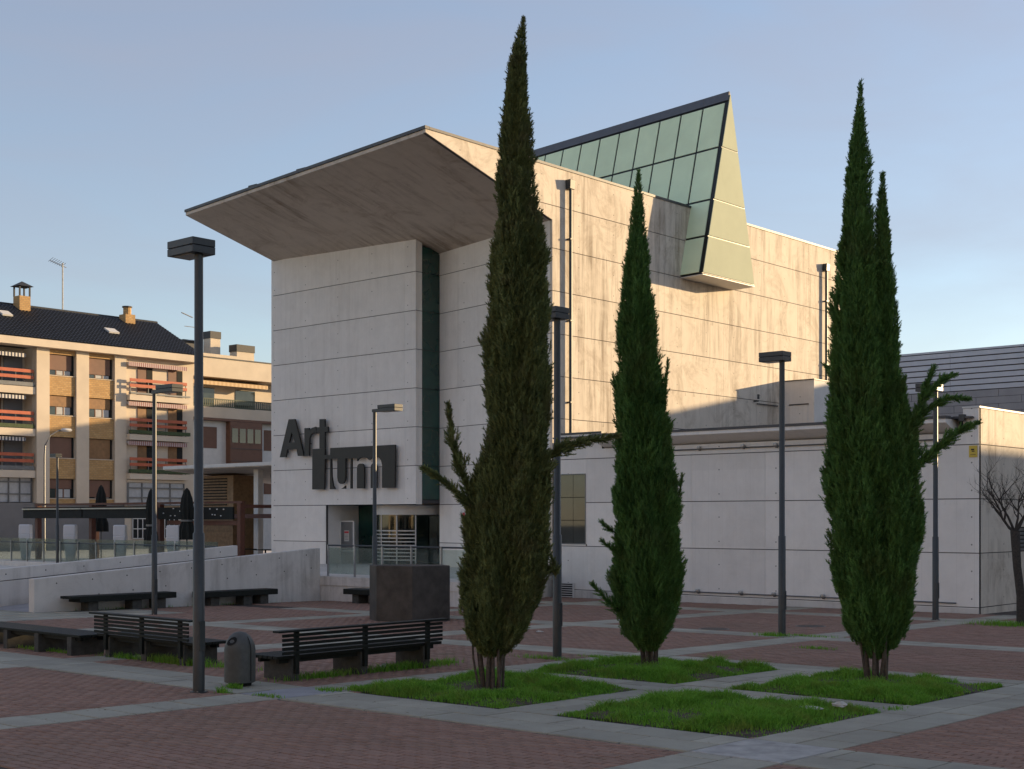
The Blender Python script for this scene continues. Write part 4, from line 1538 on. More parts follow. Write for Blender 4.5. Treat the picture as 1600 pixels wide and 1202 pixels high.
# ------------------------------------------------------------------ bare pollarded tree
tb = (-12.45, 32.2)
tz0 = gz(*tb)
bare = thing('bare_tree', (tb[0], tb[1], tz0), 'small leafless pollarded tree by the sunlit end of the low wing', 'tree')
MB().tube([(tb[0], tb[1], tz0 - .05), (tb[0] - .02, tb[1], tz0 + .7), (tb[0] - .10, tb[1] - .02, tz0 + 1.4), (tb[0] - .16, tb[1], tz0 + 2.25)], [.12, .10, .095, .11], 10).build('trunk', M['grey_bark'], bare, smooth=True)
rng = random.Random(5)
top = Vector((tb[0] - .16, tb[1], tz0 + 2.2))


def grow(p, d, L, r, lvl, out):
    pts = [p.copy()]
    rad = [r]
    n = 5
    for i in range(n):
        d = (d + Vector((rng.uniform(-.3, .3), rng.uniform(-.3, .3), rng.uniform(-.12, .25)))).normalized()
        p = p + d * (L / n)
        pts.append(p.copy())
        rad.append(r * (1 - .65 * (i + 1) / n))
    out.tube(pts, rad, 5 if lvl < 2 else 3)
    if lvl < 3:
        for k in range((5, 4, 3)[lvl]):
            q = pts[rng.randint(2, n)]
            nd = (d + Vector((rng.uniform(-1.1, 1.1), rng.uniform(-1.1, 1.1), rng.uniform(-.5, .9)))).normalized()
            grow(q, nd, L * rng.uniform(.4, .7), r * .45, lvl + 1, out)


for a, dx in ((0, -1), (1, -.5), (2, .6), (3, 1), (4, 0.1), (5, -.8)):
    m = MB()
    dr = (Vector(CR) * dx + Vector((-SA, CA, 0)) * rng.uniform(-.5, .5) + Vector((0, 0, .55 if a in (0, 5) else 1.1))).normalized()
    grow(top, dr, rng.uniform(.9, 1.25), .036, 0, m)
    m.build('branch', M['grey_bark'], bare)

# ------------------------------------------------------------------ scraps
for (x, y, sx, sy, sz, lb) in ((-7.85, 13.95, .20, .09, .03, 'crumpled pale plastic scrap on the treeless lawn, larger piece'), (-7.68, 14.35, .08, .07, .06, 'small white crumpled scrap on the treeless lawn'),
                               (-19.2, 22.4, .10, .05, .03, 'white paper scrap lying on the bricks beyond the lawn'), (-15.72, 14.6, .10, .07, .06, 'crushed drink can in the weeds under the right bench')):
    m = MB()
    rr2 = random.Random(int(abs(x) * 100))
    nn = 9
    prof = [(.0, 0), (.9, .1), (1, .5), (.6, .9), (.0, 1.0)]
    m.lathe([(p[0], p[1]) for p in prof], nn)
    m.v = [(v[0] * sx * rr2.uniform(.7, 1.3), v[1] * sy * rr2.uniform(.7, 1.3), v[2] * sz * rr2.uniform(.7, 1.3)) for v in m.v]
    o = m.build('litter_scrap', M['paper'])
    o.location = (x, y, gz(x, y) + (.09 if x > -9 else .002))
    tag(o, lb, 'litter')

# ------------------------------------------------------------------ background: grey clad hall on the right
M['clad'] = plain('blue_grey_cladding', (.64, .645, .68), .5, .0, .06, 1.5, .05)
M['clad_tile'] = plain('dark_grey_tile', (.36, .345, .35), .6, .0, .12, 1.2, .05)
GY = 75.0
hall = thing('clad_hall', (-27, 82, -.7), 'long grey metal-clad hall behind the low wing', 'building')
bx(-42, -15.4, GY + .06, 92, -1, 11.85).build('inner_body', M['core'], hall)
for j in range(7):
    z0 = 9.62 + j * .325
    for i in range(6):
        x0 = -42 + i * 4.44
        bx(x0 + .01, x0 + 4.43, GY - .02, GY + .058, z0, z0 + .255).build('cladding_band', M['clad'], hall)
for j in range(8):
    z0 = 6.3 + j * .41
    x = -42 - (j % 2) * 1.3
    while x < -15.4:
        a, b_ = max(x, -42), min(x + 2.6, -15.4)
        if b_ - a > .2:
            bx(a + .012, b_ - .012, GY - .0, GY + .055, z0 + .01, z0 + .40).build('cladding_tile', M['clad_tile'], hall)
        x += 2.6
for i in range(6):
    bx(-42 + i * 4.44 + .05, -42 + i * 4.44 + 4.39, GY + .01, GY + .055, 4.6, 6.27).build('pane', M['window_glass'], hall)
bx(-42, -15.35, GY - .01, GY + .057, -1, 4.58).build('base_wall', M['clad_tile'], hall)
bx(-42.1, -15.3, GY - .05, 92.1, 11.87, 11.98).build('roof', M['clad'], hall)

# unseen town blocks added to shade the plaza; the rear pair bounces warm light
M['plaster'] = plain('cream_plaster', (.52, .43, .33), .85, 0, .07, .8, .1)


def unseen_block(x0, x1, y0, y1, h_, label, mat='plaster'):
    t = thing('unseen_block', ((x0 + x1) / 2, (y0 + y1) / 2, -.8), label, 'building', 'unseen town blocks added for light and shade')
    bx(x0, x1, y0, y1, -1.5, h_).build('wall', M[mat], t)
    bx(x0 - .2, x1 + .2, y0 - .2, y1 + .2, h_ + .003, h_ + .15).build('roof', M['roof_metal'], t)
    n = max(1, int((x1 - x0) / 3))
    for f in range(int(h_ / 3.1)):
        for i in range(n):
            xx = x0 + (i + .5) * (x1 - x0) / n
            yw = (y0 - .03, y0 + .02) if y0 > 0 else (y1 - .02, y1 + .03)
            bx(xx - .6, xx + .6, yw[0], yw[1], 1 + f * 3.1, 2.5 + f * 3.1).build('window', M['window_glass'], t)
    return t


unseen_block(-15.0, -7.2, 76, 90, 11.3, 'unseen low cream town block, sized to shade the ramp, right of the grey clad hall')
unseen_block(-7.1, 2.4, 75, 84, 9.0, 'unseen lowest cream town block, sized to shade the wing end, second right of the grey clad hall')
unseen_block(2.5, 8.0, 75, 84, 11.0, 'unseen narrow cream town block, sized to shade the plaza, third right of the grey clad hall')
unseen_block(8.1, 46, 75, 82, 24.5, 'unseen tall wide cream town block far right, added for shading the plaza')
unseen_block(46.2, 75, 60, 78, 24.5, 'unseen tall cream corner block at the far right end of the street')
unseen_block(-95, -22, -64, -50, 17.0, 'unseen long cream town block behind the viewpoint, bouncing warm light, left')  # unseen pair made tall and cream to throw warm fill on the fronts
unseen_block(-20, 60, -62, -48, 18.0, 'unseen long cream town block behind the viewpoint, bouncing warm light, right')
unseen_block(-82, -65.5, 90, 104, 15.6, 'unseen cream town block added to shade the apartment house, hidden behind the tall museum block')  # unseen, added to keep the apartment house's lower floors in shade

# ------------------------------------------------------------------ background: apartment house on the left
M['cream'] = plain('cream_render', (.58, .50, .40), .85, 0, .08, .7, .1)
M['shutter'] = plain('brown_roller_shutter', (.15, .075, .05), .6, 0, .12, 2, .1)
M['shutter2'] = plain('ochre_wood_shutter', (.22, .115, .045), .6, 0, .2, 4, .1)
M['orange'] = plain('orange_rail_paint', (.42, .10, .045), .6, 0, .15, 3, .05)
M['grey_wall'] = plain('grey_tile_wall', (.17, .17, .175), .7, 0, .1, 1, .05)
M['curtain'] = plain('white_curtain', (.42, .43, .44), .9, 0, .12, 6, .1)
M['roof_tile'] = plain('dark_roof_tile', (.030, .032, .036), .6, 0, .3, 9, .1)
M['tv'] = plain('aerial_metal', (.35, .35, .34), .5, .5)
M['plant'] = plain('balcony_plants', (.05, .075, .03), .8, 0, .4, 9, .4)


def yellow_brick():
    t = NT('yellow_facing_brick', .85)
    p = t.pos()
    q = t.sep(p)
    cv = t.n('CombineXYZ')
    t.put(cv, 0, q[1])
    t.put(cv, 1, q[2])
    br = t.n('TexBrick')
    t.put(br, 'Vector', cv.outputs[0])
    br.inputs['Scale'].default_value = 1
    br.inputs['Brick Width'].default_value = .26
    br.inputs['Row Height'].default_value = .13
    br.inputs['Mortar Size'].default_value = .012
    br.inputs['Color1'].default_value = (.40, .235, .09, 1)
    br.inputs['Color2'].default_value = (.52, .33, .14, 1)
    br.inputs['Mortar'].default_value = (.27, .19, .11, 1)
    t.color(t.mix(t.ramp(t.noise(p, .9, 5), .35, .7, 0, .35), br.outputs[0], (.33, .22, .11)))
    return t.m


M['ybrick'] = yellow_brick()


def stripes(name, ca, cb, period):
    t = NT(name, .8)
    q = t.sep(t.pos())
    f = t.math('GREATER_THAN', t.math('FRACT', t.math('DIVIDE', q[1], period)), .5)
    t.color(t.mix(f, ca, cb))
    return t.m


M['awn_red'] = stripes('red_striped_awning', (.26, .09, .10), (.50, .44, .42), .16)
M['awn_blue'] = stripes('blue_striped_awning', (.06, .07, .11), (.62, .60, .57), .24)
M['awn_cream'] = stripes('cream_awning', (.62, .46, .28), (.52, .36, .20), .4)

FX = -86.0
YA, YE = 38.0, 60.2
apt = thing('apartment_house', (-91, 49, -1), 'cream apartment house with orange balcony rails and dark tiled roof', 'building')
bx(FX - 10, FX - 1.4, YA, YE, -1.5, 14.0).build('wall', M['cream'], apt)
bx(FX - 1.4, FX - .3, 47.3, 54.3, -1.5, 14.0).build('wall', M['cream'], apt)
bx(FX - 1.4, FX - .02, 54.3, YE, -1.5, 14.0).build('wall', M['cream'], apt)
bx(FX - 1.4, FX + .0, YA, 47.28, -1.5, 3.35).build('ground_floor_wall', M['grey_wall'], apt)
bx(FX - .3, FX + .0, 47.3, 54.28, -1.5, 3.3).build('ground_floor_wall', M['grey_wall'], apt)
for (a, b_) in ((47.32, 48.28), (50.32, 51.30), (53.36, 54.30)):
    bx(FX - .28, FX + .22, a, b_, 3.32, 13.98).build('pilaster', M['cream'], apt)
# eave and roof
bx(FX - .5, FX + .75, YA, YE + .3, 13.99, 14.5).build('eave_fascia', M['cream'], apt)
ridge_x, ridge_z = FX - 5.6, 17.6
rf = MB().add([(FX + .7, YA, 14.5), (FX + .7, YE + .25, 14.5), (ridge_x, YE + .5, ridge_z), (ridge_x, YA, ridge_z), (FX - 12, YA, 14.3), (FX - 12, YE + .3, 14.3)],
              [(0, 1, 2, 3), (3, 2, 5, 4), (1, 5, 2)]).build('roof', M['roof_tile'], apt)
# pan tiles as real ridges and steps (thousands of them, a few pixels each)
V, F = [], []
sdir = np.array([ridge_x - (FX + .7), 0, ridge_z - 14.5])
sl_len = np.linalg.norm(sdir)
sdir /= sl_len
nrm = np.array([-sdir[2], 0, sdir[0]])
nrm *= np.sign(nrm[2])
for r_i in range(int(sl_len / .36)):
    s0 = r_i * .36
    yv = 42.0
    while yv < YE + .25:
        n0 = len(V)
        for (ds, lift) in ((0, .05), (.38, .012)):
            for (dy, hh) in ((0, 0), (.08, .05), (.16, .06), (.24, .03)):
                p = np.array([FX + .72, yv + dy, 14.52]) + sdir * (s0 + ds) + nrm * (lift + hh)
                V.append(p)
        for q in range(3):
            F.append((n0 + q, n0 + q + 1, n0 + 5 + q, n0 + 4 + q))
        F.append((n0, n0 + 1, n0 + 2, n0 + 3))
        yv += .27
o = np_mesh('roof_tiles', V, F, M['roof_tile'], rf)
o['kind'] = 'stuff'
MB().tube([(ridge_x, YA, ridge_z + .04), (ridge_x, YE + .5, ridge_z + .04)], .12, 8).build('ridge_tile', M['roof_tile'], rf)
for (yc, t) in ((49.0, 0), (57.6, 1)):
    xx = FX - 4.9
    zz_ = ridge_z - .35
    ch = bx(xx - .45, xx + .45, yc - .42, yc + .42, zz_ - .3, zz_ + (.95 if not t else .6)).build('chimney', M['ybrick'], rf)
    if not t:
        for (a, b_) in ((-.4, -.38), (-.4, .38), (.4, -.38), (.4, .38)):
            bx(xx + a - .05, xx + a + .05, yc + b_ - .05, yc + b_ + .05, zz_ + .95, zz_ + 1.65).build('cowl_post', M['roof_tile'], ch)
        MB().add([(xx - .6, yc - .6, zz_ + 1.65), (xx + .6, yc - .6, zz_ + 1.65), (xx + .6, yc + .6, zz_ + 1.65), (xx - .6, yc + .6, zz_ + 1.65), (xx, yc, zz_ + 2.05)], [(0, 1, 4), (1, 2, 4), (2, 3, 4), (3, 0, 4), (3, 2, 1, 0)]).build('cowl', M['roof_tile'], ch)
    else:
        MB().tube([(xx, yc, zz_ + .6), (xx, yc, zz_ + 1.15)], [.3, .3], 10).build('cowl', M['ybrick'], ch)
        MB().tube([(xx, yc, zz_ + 1.15), (xx, yc, zz_ + 1.25)], [.38, .38], 10).build('cowl', M['roof_tile'], ch)
for (yc, s_) in ((46.8, .38), (54.5, .42)):
    p = Vector((FX + .72, yc, 14.52)) + Vector(sdir) * (sl_len * (.62 if yc < 50 else .45)) + Vector(nrm) * .1
    d = Vector(sdir)
    MB().slab([p - d * .4 + Vector((0, -s_, 0)), p - d * .4 + Vector((0, s_, 0)), p + d * .4 + Vector((0, s_, 0)), p + d * .4 + Vector((0, -s_, 0))], .12).build('roof_window', M['white'], rf)

# window bays between the pilasters
ROWS = [(12.21, 13.62, .74, 'shutter'), (9.46, 10.78, .55, 'shutter2'), (6.50, 7.90, 1.0, 'shutter'), (3.70, 5.0, .5, 'shutter')]
ROWS2 = [(12.21, 13.62, .80, 'shutter'), (9.46, 10.78, .55, 'shutter2'), (6.50, 7.90, 1.0, 'shutter2'), (3.70, 5.0, .92, 'shutter')]
for (ya, yb, rows) in ((48.3, 50.3, ROWS), (51.32, 53.34, ROWS2)):
    zs = [3.32]
    for (z0, z1, f, mt) in rows[::-1]:
        bx(FX - .28, FX + .08, ya, yb, zs[-1], z0 - .06).build('brick_spandrel', M['ybrick'], apt)
        w = bx(FX - .28, FX - .16, ya, yb, z0 - .05, z1 + .03).build('window', M['dark_room'], apt)
        bx(FX - .15, FX + .12, ya, yb, z0 - .055, z0 - .005).build('sill', M['cream'], w)
        zc = z1 - (z1 - z0) * f
        bx(FX - .14, FX - .06, ya + .05, yb - .22, zc, z1).build('shutter', M[mt], w)
        if f < .95:
            n = 3
            for i in range(n):
                y0_ = ya + .06 + i * (yb - ya - .3) / n
                bx(FX - .15, FX - .10, y0_ + .05, y0_ + (yb - ya - .3) / n - .06, z0 + .05, zc - .03).build('pane', M['curtain'] if (i + int(z0)) % 3 else M['window_glass'], w)
                bx(FX - .155, FX - .085, y0_ - .03, y0_ + .04, z0, zc).build('window_frame', M['shutter'], w)
        zs.append(z1 + .04)
    bx(FX - .28, FX + .08, ya, yb, zs[-1], 13.98).build('brick_spandrel', M['ybrick'], apt)

FL = [11.28, 8.42, 5.58]
# left loggias
for k, zf in enumerate(FL):
    bx(FX - 1.38, FX + .12, YA, 47.29, zf - .52, zf - .02).build('balcony_slab', M['cream'], apt)
    bx(FX - 1.39, FX - 1.30, YA, 45.55, zf, zf + 2.2).build('window', M['shutter'], apt)
    bx(FX - 1.39, FX - 1.30, 45.75, 47.1, zf, zf + 2.2).build('party_wall', M['grey_wall'], apt)
    for j in range(2):
        bx(FX + .0, FX + .06, YA, 47.2, zf + .52 + j * .42, zf + .74 + j * .42).build('balcony_rail', M['orange'], apt)
    for yy_ in (42.2, 44.2, 45.9, 47.1):
        bx(FX - .04, FX - .002, yy_, yy_ + .04, zf, zf + 1.15).build('rail_post', M['grey_metal'], apt)
    bx(FX - .02, FX + .12, YA, 47.2, zf + .02, zf + .28).build('planter_box', M['plant'] if k == 1 else M['grey_metal'], apt)
    MB().hexa([(FX - 1.2, YA, zf + 2.16), (FX - .1, YA, zf + 1.98), (FX - .1, 46.7, zf + 1.98), (FX - 1.2, 46.7, zf + 2.16)],
              [(FX - 1.2, YA, zf + 2.2), (FX - .1, YA, zf + 2.24), (FX - .1, 46.7, zf + 2.24), (FX - 1.2, 46.7, zf + 2.22)]).build('awning', M['awn_blue'], apt)
bx(FX - .4, FX - .3, YA, 47.2, 3.4, 5.04).build('glazing', M['curtain'], apt)
for yy_ in (43.6, 44.6, 45.5, 46.3, 47.15):
    bx(FX - .31, FX - .2, yy_, yy_ + .07, 3.36, 5.06).build('glazing_bar', M['grey_metal'], apt)
for zq in (3.9, 4.72):
    bx(FX - .31, FX - .22, YA, 47.2, zq, zq + .1).build('glazing_bar', M['grey_metal'], apt)
# right balconies
for k, zf in enumerate(FL):
    bx(FX + .0, FX + .62, 54.32, 59.4, zf - .45, zf - .05).build('balcony_slab', M['cream'], apt)
    for j in range(2):
        bx(FX + .54, FX + .6, 54.35, 59.2, zf + .50 + j * .40, zf + .72 + j * .40).build('balcony_rail', M['orange'], apt)
        bx(FX + .02, FX + .52, 59.2, 59.26, zf + .50 + j * .40, zf + .72 + j * .40).build('balcony_rail', M['orange'], apt)
    for yy_ in (54.4, 55.9, 57.4, 59.12):
        bx(FX + .48, FX + .535, yy_, yy_ + .05, zf - .04, zf + 1.12).build('rail_post', M['grey_metal'], apt)
    bx(FX + .42, FX + .68, 54.35, 59.45, zf + .0, zf + (.26 if k else .12)).build('planter_box', M['plant'] if k else M['grey_metal'], apt)
    for (a, b_) in ((55.35, 56.6), (57.95, 59.2)):
        w = bx(FX - .015, FX + .03, a, b_, zf - .02, zf + 2.05).build('balcony_door', M['shutter2' if k else 'shutter'], apt)
        bx(FX + .031, FX + .05, a + .75, b_ - .03, zf + .02, zf + 2.0).build('door_leaf', M['dark_room'], w)
    MB().hexa([(FX + .05, 54.35, zf + 2.25), (FX + .45, 54.35, zf + 2.02), (FX + .45, 59.3, zf + 2.02), (FX + .05, 59.3, zf + 2.25)],
              [(FX + .05, 54.35, zf + 2.3), (FX + .45, 54.35, zf + 2.32), (FX + .45, 59.3, zf + 2.32), (FX + .05, 59.3, zf + 2.3)]).build('awning', M['awn_red'], apt)
bx(FX + .0, FX + .35, 54.32, 59.2, 4.9, 5.1).build('balcony_slab', M['cream'], apt)
bx(FX + .0, FX + .25, 54.32, 59.2, 3.2, 4.88).build('glazing', M['curtain'], apt)
for yy_ in (54.35, 55.5, 56.7, 57.9, 59.1):
    bx(FX + .2, FX + .34, yy_, yy_ + .08, 3.2, 4.88).build('glazing_bar', M['grey_metal'], apt)
for zq in (3.2, 3.75, 4.45):
    bx(FX + .252, FX + .33, 54.34, 59.2, zq, zq + .1).build('glazing_bar', M['grey_metal'], apt)
for (a, b_) in ((54.9, 56.2), (57.6, 58.9)):
    w = bx(FX - .01, FX + .03, a, b_, .8, 2.3).build('window', M['dark_room'], apt)
    for i in range(4):
        bx(FX + .03, FX + .06, a + i * (b_ - a - .06) / 3, a + .06 + i * (b_ - a - .06) / 3, .8, 2.3).build('window_bar', M['white'], w)
    for z in (.8, 1.5, 2.24):
        bx(FX + .03, FX + .055, a, b_, z, z + .06).build('window_bar', M['white'], w)
# aerial on the roof
ae = thing('tv_aerial', (FX - 5.6, 52.8, 17.6), 'tall thin white television aerial on the dark roof ridge', 'aerial')
MB().tube([(FX - 5.6, 52.6, 17.5), (FX - 5.6, 52.6, 21.2)], .06, 6).build('mast', M['tv'], ae)
MB().tube([(FX - 5.6, 51.6, 21.25), (FX - 5.6, 52.9, 20.9)], .03, 5).build('boom', M['tv'], ae)
for i in range(7):
    yv = 51.65 + i * .17
    MB().tube([(FX - 5.95, yv, 21.24 - i * .045), (FX - 5.25, yv, 21.24 - i * .045 + .2)], .02, 4).build('element', M['tv'], ae)

# second building
BX2 = -90.0
ap2 = thing('terrace_house', (-95, 67, -1), 'ochre and white building with a green terrace railing, between apartment house and museum', 'building')
bx(BX2 - 9, BX2, 61.0, 76, -1.5, 11.0).build('wall', M['white'], ap2)
bx(BX2 - 9, BX2 - 1.6, 61.0, 76, 11.0, 13.6).build('setback_wall', M['cream'], ap2)
bx(BX2 - 9, BX2 + .1, 61.0, 76, 13.6, 15.1).build('parapet', M['cream'], ap2)
bx(BX2 - 9.05, BX2 + .15, 60.95, 76, 15.103, 15.2).build('coping', M['roof_tile'], ap2)
bx(BX2, BX2 + .5, 61.0, 76, 10.3, 11.15).build('balcony_front', M['cream'], ap2)
bx(BX2, BX2 + .56, 61.0, 76, 10.1, 10.298).build('cornice', M['shutter'], ap2)
M['green_rail'] = plain('green_rail_paint', (.035, .055, .035), .6)
bx(BX2 + .36, BX2 + .42, 61, 76, 11.78, 11.86).build('terrace_rail', M['green_rail'], ap2)
bx(BX2 + .36, BX2 + .42, 61, 76, 11.2, 11.28).build('terrace_rail', M['green_rail'], ap2)
for i in range(56):
    yy_ = 62 + i * .2
    bx(BX2 + .36, BX2 + .41, yy_, yy_ + .09, 11.285, 11.775).build('baluster', M['green_rail'], ap2)
MB().hexa([(BX2 - 1.6, 62.5, 13.5), (BX2 - .2, 62.5, 13.0), (BX2 - .2, 70.5, 13.0), (BX2 - 1.6, 70.5, 13.5)],
          [(BX2 - 1.6, 62.5, 13.55), (BX2 - .2, 62.5, 13.3), (BX2 - .2, 70.5, 13.3), (BX2 - 1.6, 70.5, 13.55)]).build('awning', M['awn_cream'], ap2)
for (a, b_) in ((63.2, 64.8), (65.0, 66.1), (68.2, 70.2)):
    bx(BX2 - 1.62, BX2 - 1.56, a, b_, 11.05, 12.9).build('window', M['window_glass'], ap2)
bay = bx(BX2, BX2 + .6, 66.1, 69.3, 2.5, 10.08).build('bay', M['shutter'], ap2)
for i in range(4):
    for zq in (8.4, 5.2):
        bx(BX2 + .55, BX2 + .63, 66.25 + i * .76, 66.25 + i * .76 + .58, zq, zq + 1.15).build('pane', M['window_glass'], bay)
for zq in (7.9, 6.9, 4.8):
    bx(BX2 + .595, BX2 + .63, 66.12, 69.28, zq, zq + .05).build('panel_joint', M['core'], bay)
for (a, b_) in ((63.6, 65.2), (69.9, 71.2)):
    for (z0, z1) in ((7.9, 9.6), (4.3, 6.2)):
        bx(BX2 - .02, BX2 + .03, a, b_, z0, z1).build('window', M['shutter'], ap2)
for (y0_, y1_, z1, dx) in ((64.8, 66.3, 16.6, 4), (66.2, 67.2, 17.2, 6), (68.2, 69.2, 18.0, 5), (69.8, 71.6, 16.9, 3.5)):
    ch = bx(BX2 - dx - 1, BX2 - dx, y0_, y1_, 15.1, z1 - .5).build('chimney', M['cream'], ap2)
    bx(BX2 - dx - 1.05, BX2 - dx + .05, y0_ - .05, y1_ + .05, z1 - .495, z1 + .1).build('chimney_cap', M['roof_tile'], ch)
bx(BX2 - 6, BX2 - 3, 66, 71, 15.1, 15.9).build('roof_box', M['cream'], ap2)
ae2 = thing('tv_aerial', (BX2 - 6, 66.9, 17.2), 'small television aerial with dish among the chimneys', 'aerial')
MB().tube([(BX2 - 6, 66.9, 17.2), (BX2 - 6, 66.9, 19.4)], .04, 6).build('mast', M['tv'], ae2)
MB().tube([(BX2 - 6, 66.0, 19.5), (BX2 - 6, 67.1, 19.2)], .05, 5).build('boom', M['tv'], ae2)
MB().tube([(BX2 - 6, 66.3, 18.4), (BX2 - 6, 67.5, 18.4)], .03, 5).build('boom', M['tv'], ae2)
MB().lathe([(.0, .12), (.3, .08), (.42, 0), (.3, .04), (0, .08)], 14).build('dish', M['tv'], ae2, True)
ae2.children[-1].rotation_euler = (0, R(75), 0)
ae2.children[-1].location = (.3, .15, -.3)

# curved street lamp in front of the apartment house
cl = thing('curved_lamp', (-84.0, 46.9, -.9), 'thin curved-neck street lamp in front of the cream apartment house', 'street lamp')
q = [(-84.0, 46.9, -.9), (-84.0, 46.9, 6.4), (-84.0, 46.95, 7.2), (-83.9, 47.3, 7.9), (-83.9, 47.8, 8.2), (-83.9, 48.2, 8.3)]
MB().tube(q, [.07, .06, .055, .05, .05, .05], 8).build('pole', M['grey_metal'], cl, smooth=True)
MB().lathe([(.06, .12), (.2, .1), (.26, -.02), (.2, -.1), (.05, -.14)], 12, (-83.9, 48.45, 8.3), 1, 1.7).build('head', M['white'], cl, smooth=True)

# ------------------------------------------------------------------ terrace with cafe pavilion, pergola and planters
TZ = .16
MB().hexa([(-82, 34.0, -2), (-46.4, 34.0, -2), (-46.4, 56, -2), (-82, 56, -2)], [(-82, 34.0, TZ), (-46.4, 34.0, TZ), (-46.4, 56, TZ), (-82, 56, TZ)]).build('terrace', M['low'])['kind'] = 'structure'
MB().hexa([(-82, 28.0, -2), (-37.3, 28.0, -2), (-37.3, 33.99, -2), (-82, 33.99, -2)], [(-82, 28.0, -.5), (-37.3, 28.0, -.5), (-37.3, 33.99, TZ - .25), (-82, 33.99, TZ - .25)]).build('forecourt', M['low'])['kind'] = 'structure'
gb = thing('terrace_balustrade', (-58, 34.05, TZ), 'long glass balustrade with steel posts along the cafe terrace', 'railing')
x = -69.0
while x < -47:
    bx(x - .025, x + .025, 34.04, 34.1, TZ, TZ + 1.02).build('post', M['steel'], gb)
    bx(x + .05, x + 1.53, 34.05, 34.065, TZ + .06, TZ + 1.15).build('glass_panel', M['rail_glass'], gb)
    bx(x + .06, x + .1, 33.98, 34.03, TZ + .55, TZ + 1.05).build('bracket', M['steel'], gb)
    x += 1.58
MB().tube([(-69, 34.07, TZ + .95), (-47, 34.07, TZ + .95)], .03, 8).build('handrail', M['dark_metal'], gb)
M['planter'] = plain('white_plastic_planter', (.60, .60, .63), .45, 0, .04, 1, 0)
pn = ['leftmost of the four tall white planters on the cafe terrace', 'second from left of the four tall white planters on the terrace', 'third from left of the four tall white planters, beside the folded parasol', 'rightmost of the four tall white planters on the cafe terrace']
tp = None
for k, (pxx, lb) in enumerate(zip((40, 110, 188, 271), pn)):
    l = (pxx - 800) / 2115
    d = 34.9 / (l * SA + CA)
    xx = d * (l * CA - SA)
    if tp is None:
        tp = thing('tall_planter', (xx, 34.9, TZ), lb, 'planter', 'white planters on the terrace', R(-42))
        MB().add([], []).hexa([(-.19, -.19, 0), (.19, -.19, 0), (.19, .19, 0), (-.19, .19, 0)], [(-.30, -.30, 1.35), (.30, -.30, 1.35), (.30, .30, 1.35), (-.30, .30, 1.35)]).build('lower_body', M['planter'], tp, True, bevel=.07)
        MB().hexa([(-.29, -.29, 1.30), (.29, -.29, 1.30), (.29, .29, 1.30), (-.29, .29, 1.30)], [(-.28, -.28, 1.83), (.28, -.28, 1.83), (.28, .28, 1.83), (-.28, .28, 1.83)]).build('upper_body', M['planter'], tp, True, bevel=.06)
    else:
        dup(tp, (xx, 34.9, TZ), lb)
# pergola
M['corten'] = plain('rust_brown_paint', (.11, .038, .022), .6, 0, .2, 3, .1)
M['black_cloth'] = plain('black_canvas', (.010, .012, .011), .9, 0, .3, 4, .3)
pg = thing('pergola', (-57, 37, TZ), 'long rust-brown pergola with rolled black awnings on the cafe terrace', 'pergola')
for x in (-65.3, -60.1, -48.1, -54.2):
    bx(x - .12, x + .12, 36, 36.24, TZ, 2.95).build('post', M['corten'], pg)
for x in (-65.3, -60.1, -48.1):
    bx(x - .1, x + .1, 39.4, 39.6, TZ, 2.95).build('post', M['corten'], pg)
    bx(x - .06, x + .06, 36.25, 39.4, 2.75, 2.9).build('cross_beam', M['corten'], pg)
bx(-65.5, -47.9, 36.02, 36.2, 2.955, 3.05).build('beam', M['corten'], pg)
bx(-65.4, -48.2, 39.42, 39.58, 2.3, 2.5).build('beam', M['corten'], pg)
bx(-53.6, -48.3, 36.05, 36.15, 2.0, 2.2).build('beam', M['corten'], pg)
for (a, b_) in ((-66.1, -60.4), (-60.3, -54.4)):
    c_ = bx(a, b_, 35.7, 36.0, 2.30, 2.86).build('awning', M['black_cloth'], pg)
    bx(a, b_, 35.62, 35.69, 2.74, 2.8).build('awning_rail', M['lampglass'], c_)
c_ = bx(-54.1, -48.4, 35.9, 36.0, 2.25, 2.8).build('awning', M['black_cloth'], pg)
rr3 = random.Random(4)
for i in range(14):
    x, z = rr3.uniform(-54, -48.6), rr3.uniform(2.35, 2.75)
    bx(x, x + .06, 35.86, 35.895, z, z + .05).build('badge', M['white'], c_)
# folded parasols


def parasol(pxx, y, zb, zt, w, label):
    l = (pxx - 800) / 2115
    d = y / (l * SA + CA)
    xx = d * (l * CA - SA)
    t = thing('folded_parasol', (xx, y, TZ), label, 'parasol', 'folded black parasols on the terrace')
    MB().tube([(xx, y, TZ), (xx, y, zt - .05)], .03, 8).build('pole', M['dark_metal'], t)
    MB().lathe([(.3, 0), (.3, .08), (.05, .1)], 12, (xx, y, TZ)).build('foot', M['dark_metal'], t)
    m = MB()
    n = 16
    H = zt - zb
    prof = [(w * 1.0, 0), (w * .95, .18), (w * .55, .36), (w * .62, .40), (w * .75, .6), (w * .6, .8), (w * .3, .95), (.02, 1.0)]
    for (r_, f) in prof:
        for k in range(n):
            a = 2 * math.pi * k / n
            q_ = r_ * (1 if k % 2 else .72)
            m.v.append((xx + q_ * math.cos(a), y + q_ * math.sin(a), zb + f * H))
    for i in range(len(prof) - 1):
        for k in range(n):
            m.f.append((i * n + k, i * n + (k + 1) % n, (i + 1) * n + (k + 1) % n, (i + 1) * n + k))
    m.build('cloth', M['black_cloth'], t)
    MB().tube([(xx, y, zb + .35 * H), (xx, y, zb + .385 * H)], w * .66, 10).build('strap', M['grey_metal'], t)
    return t


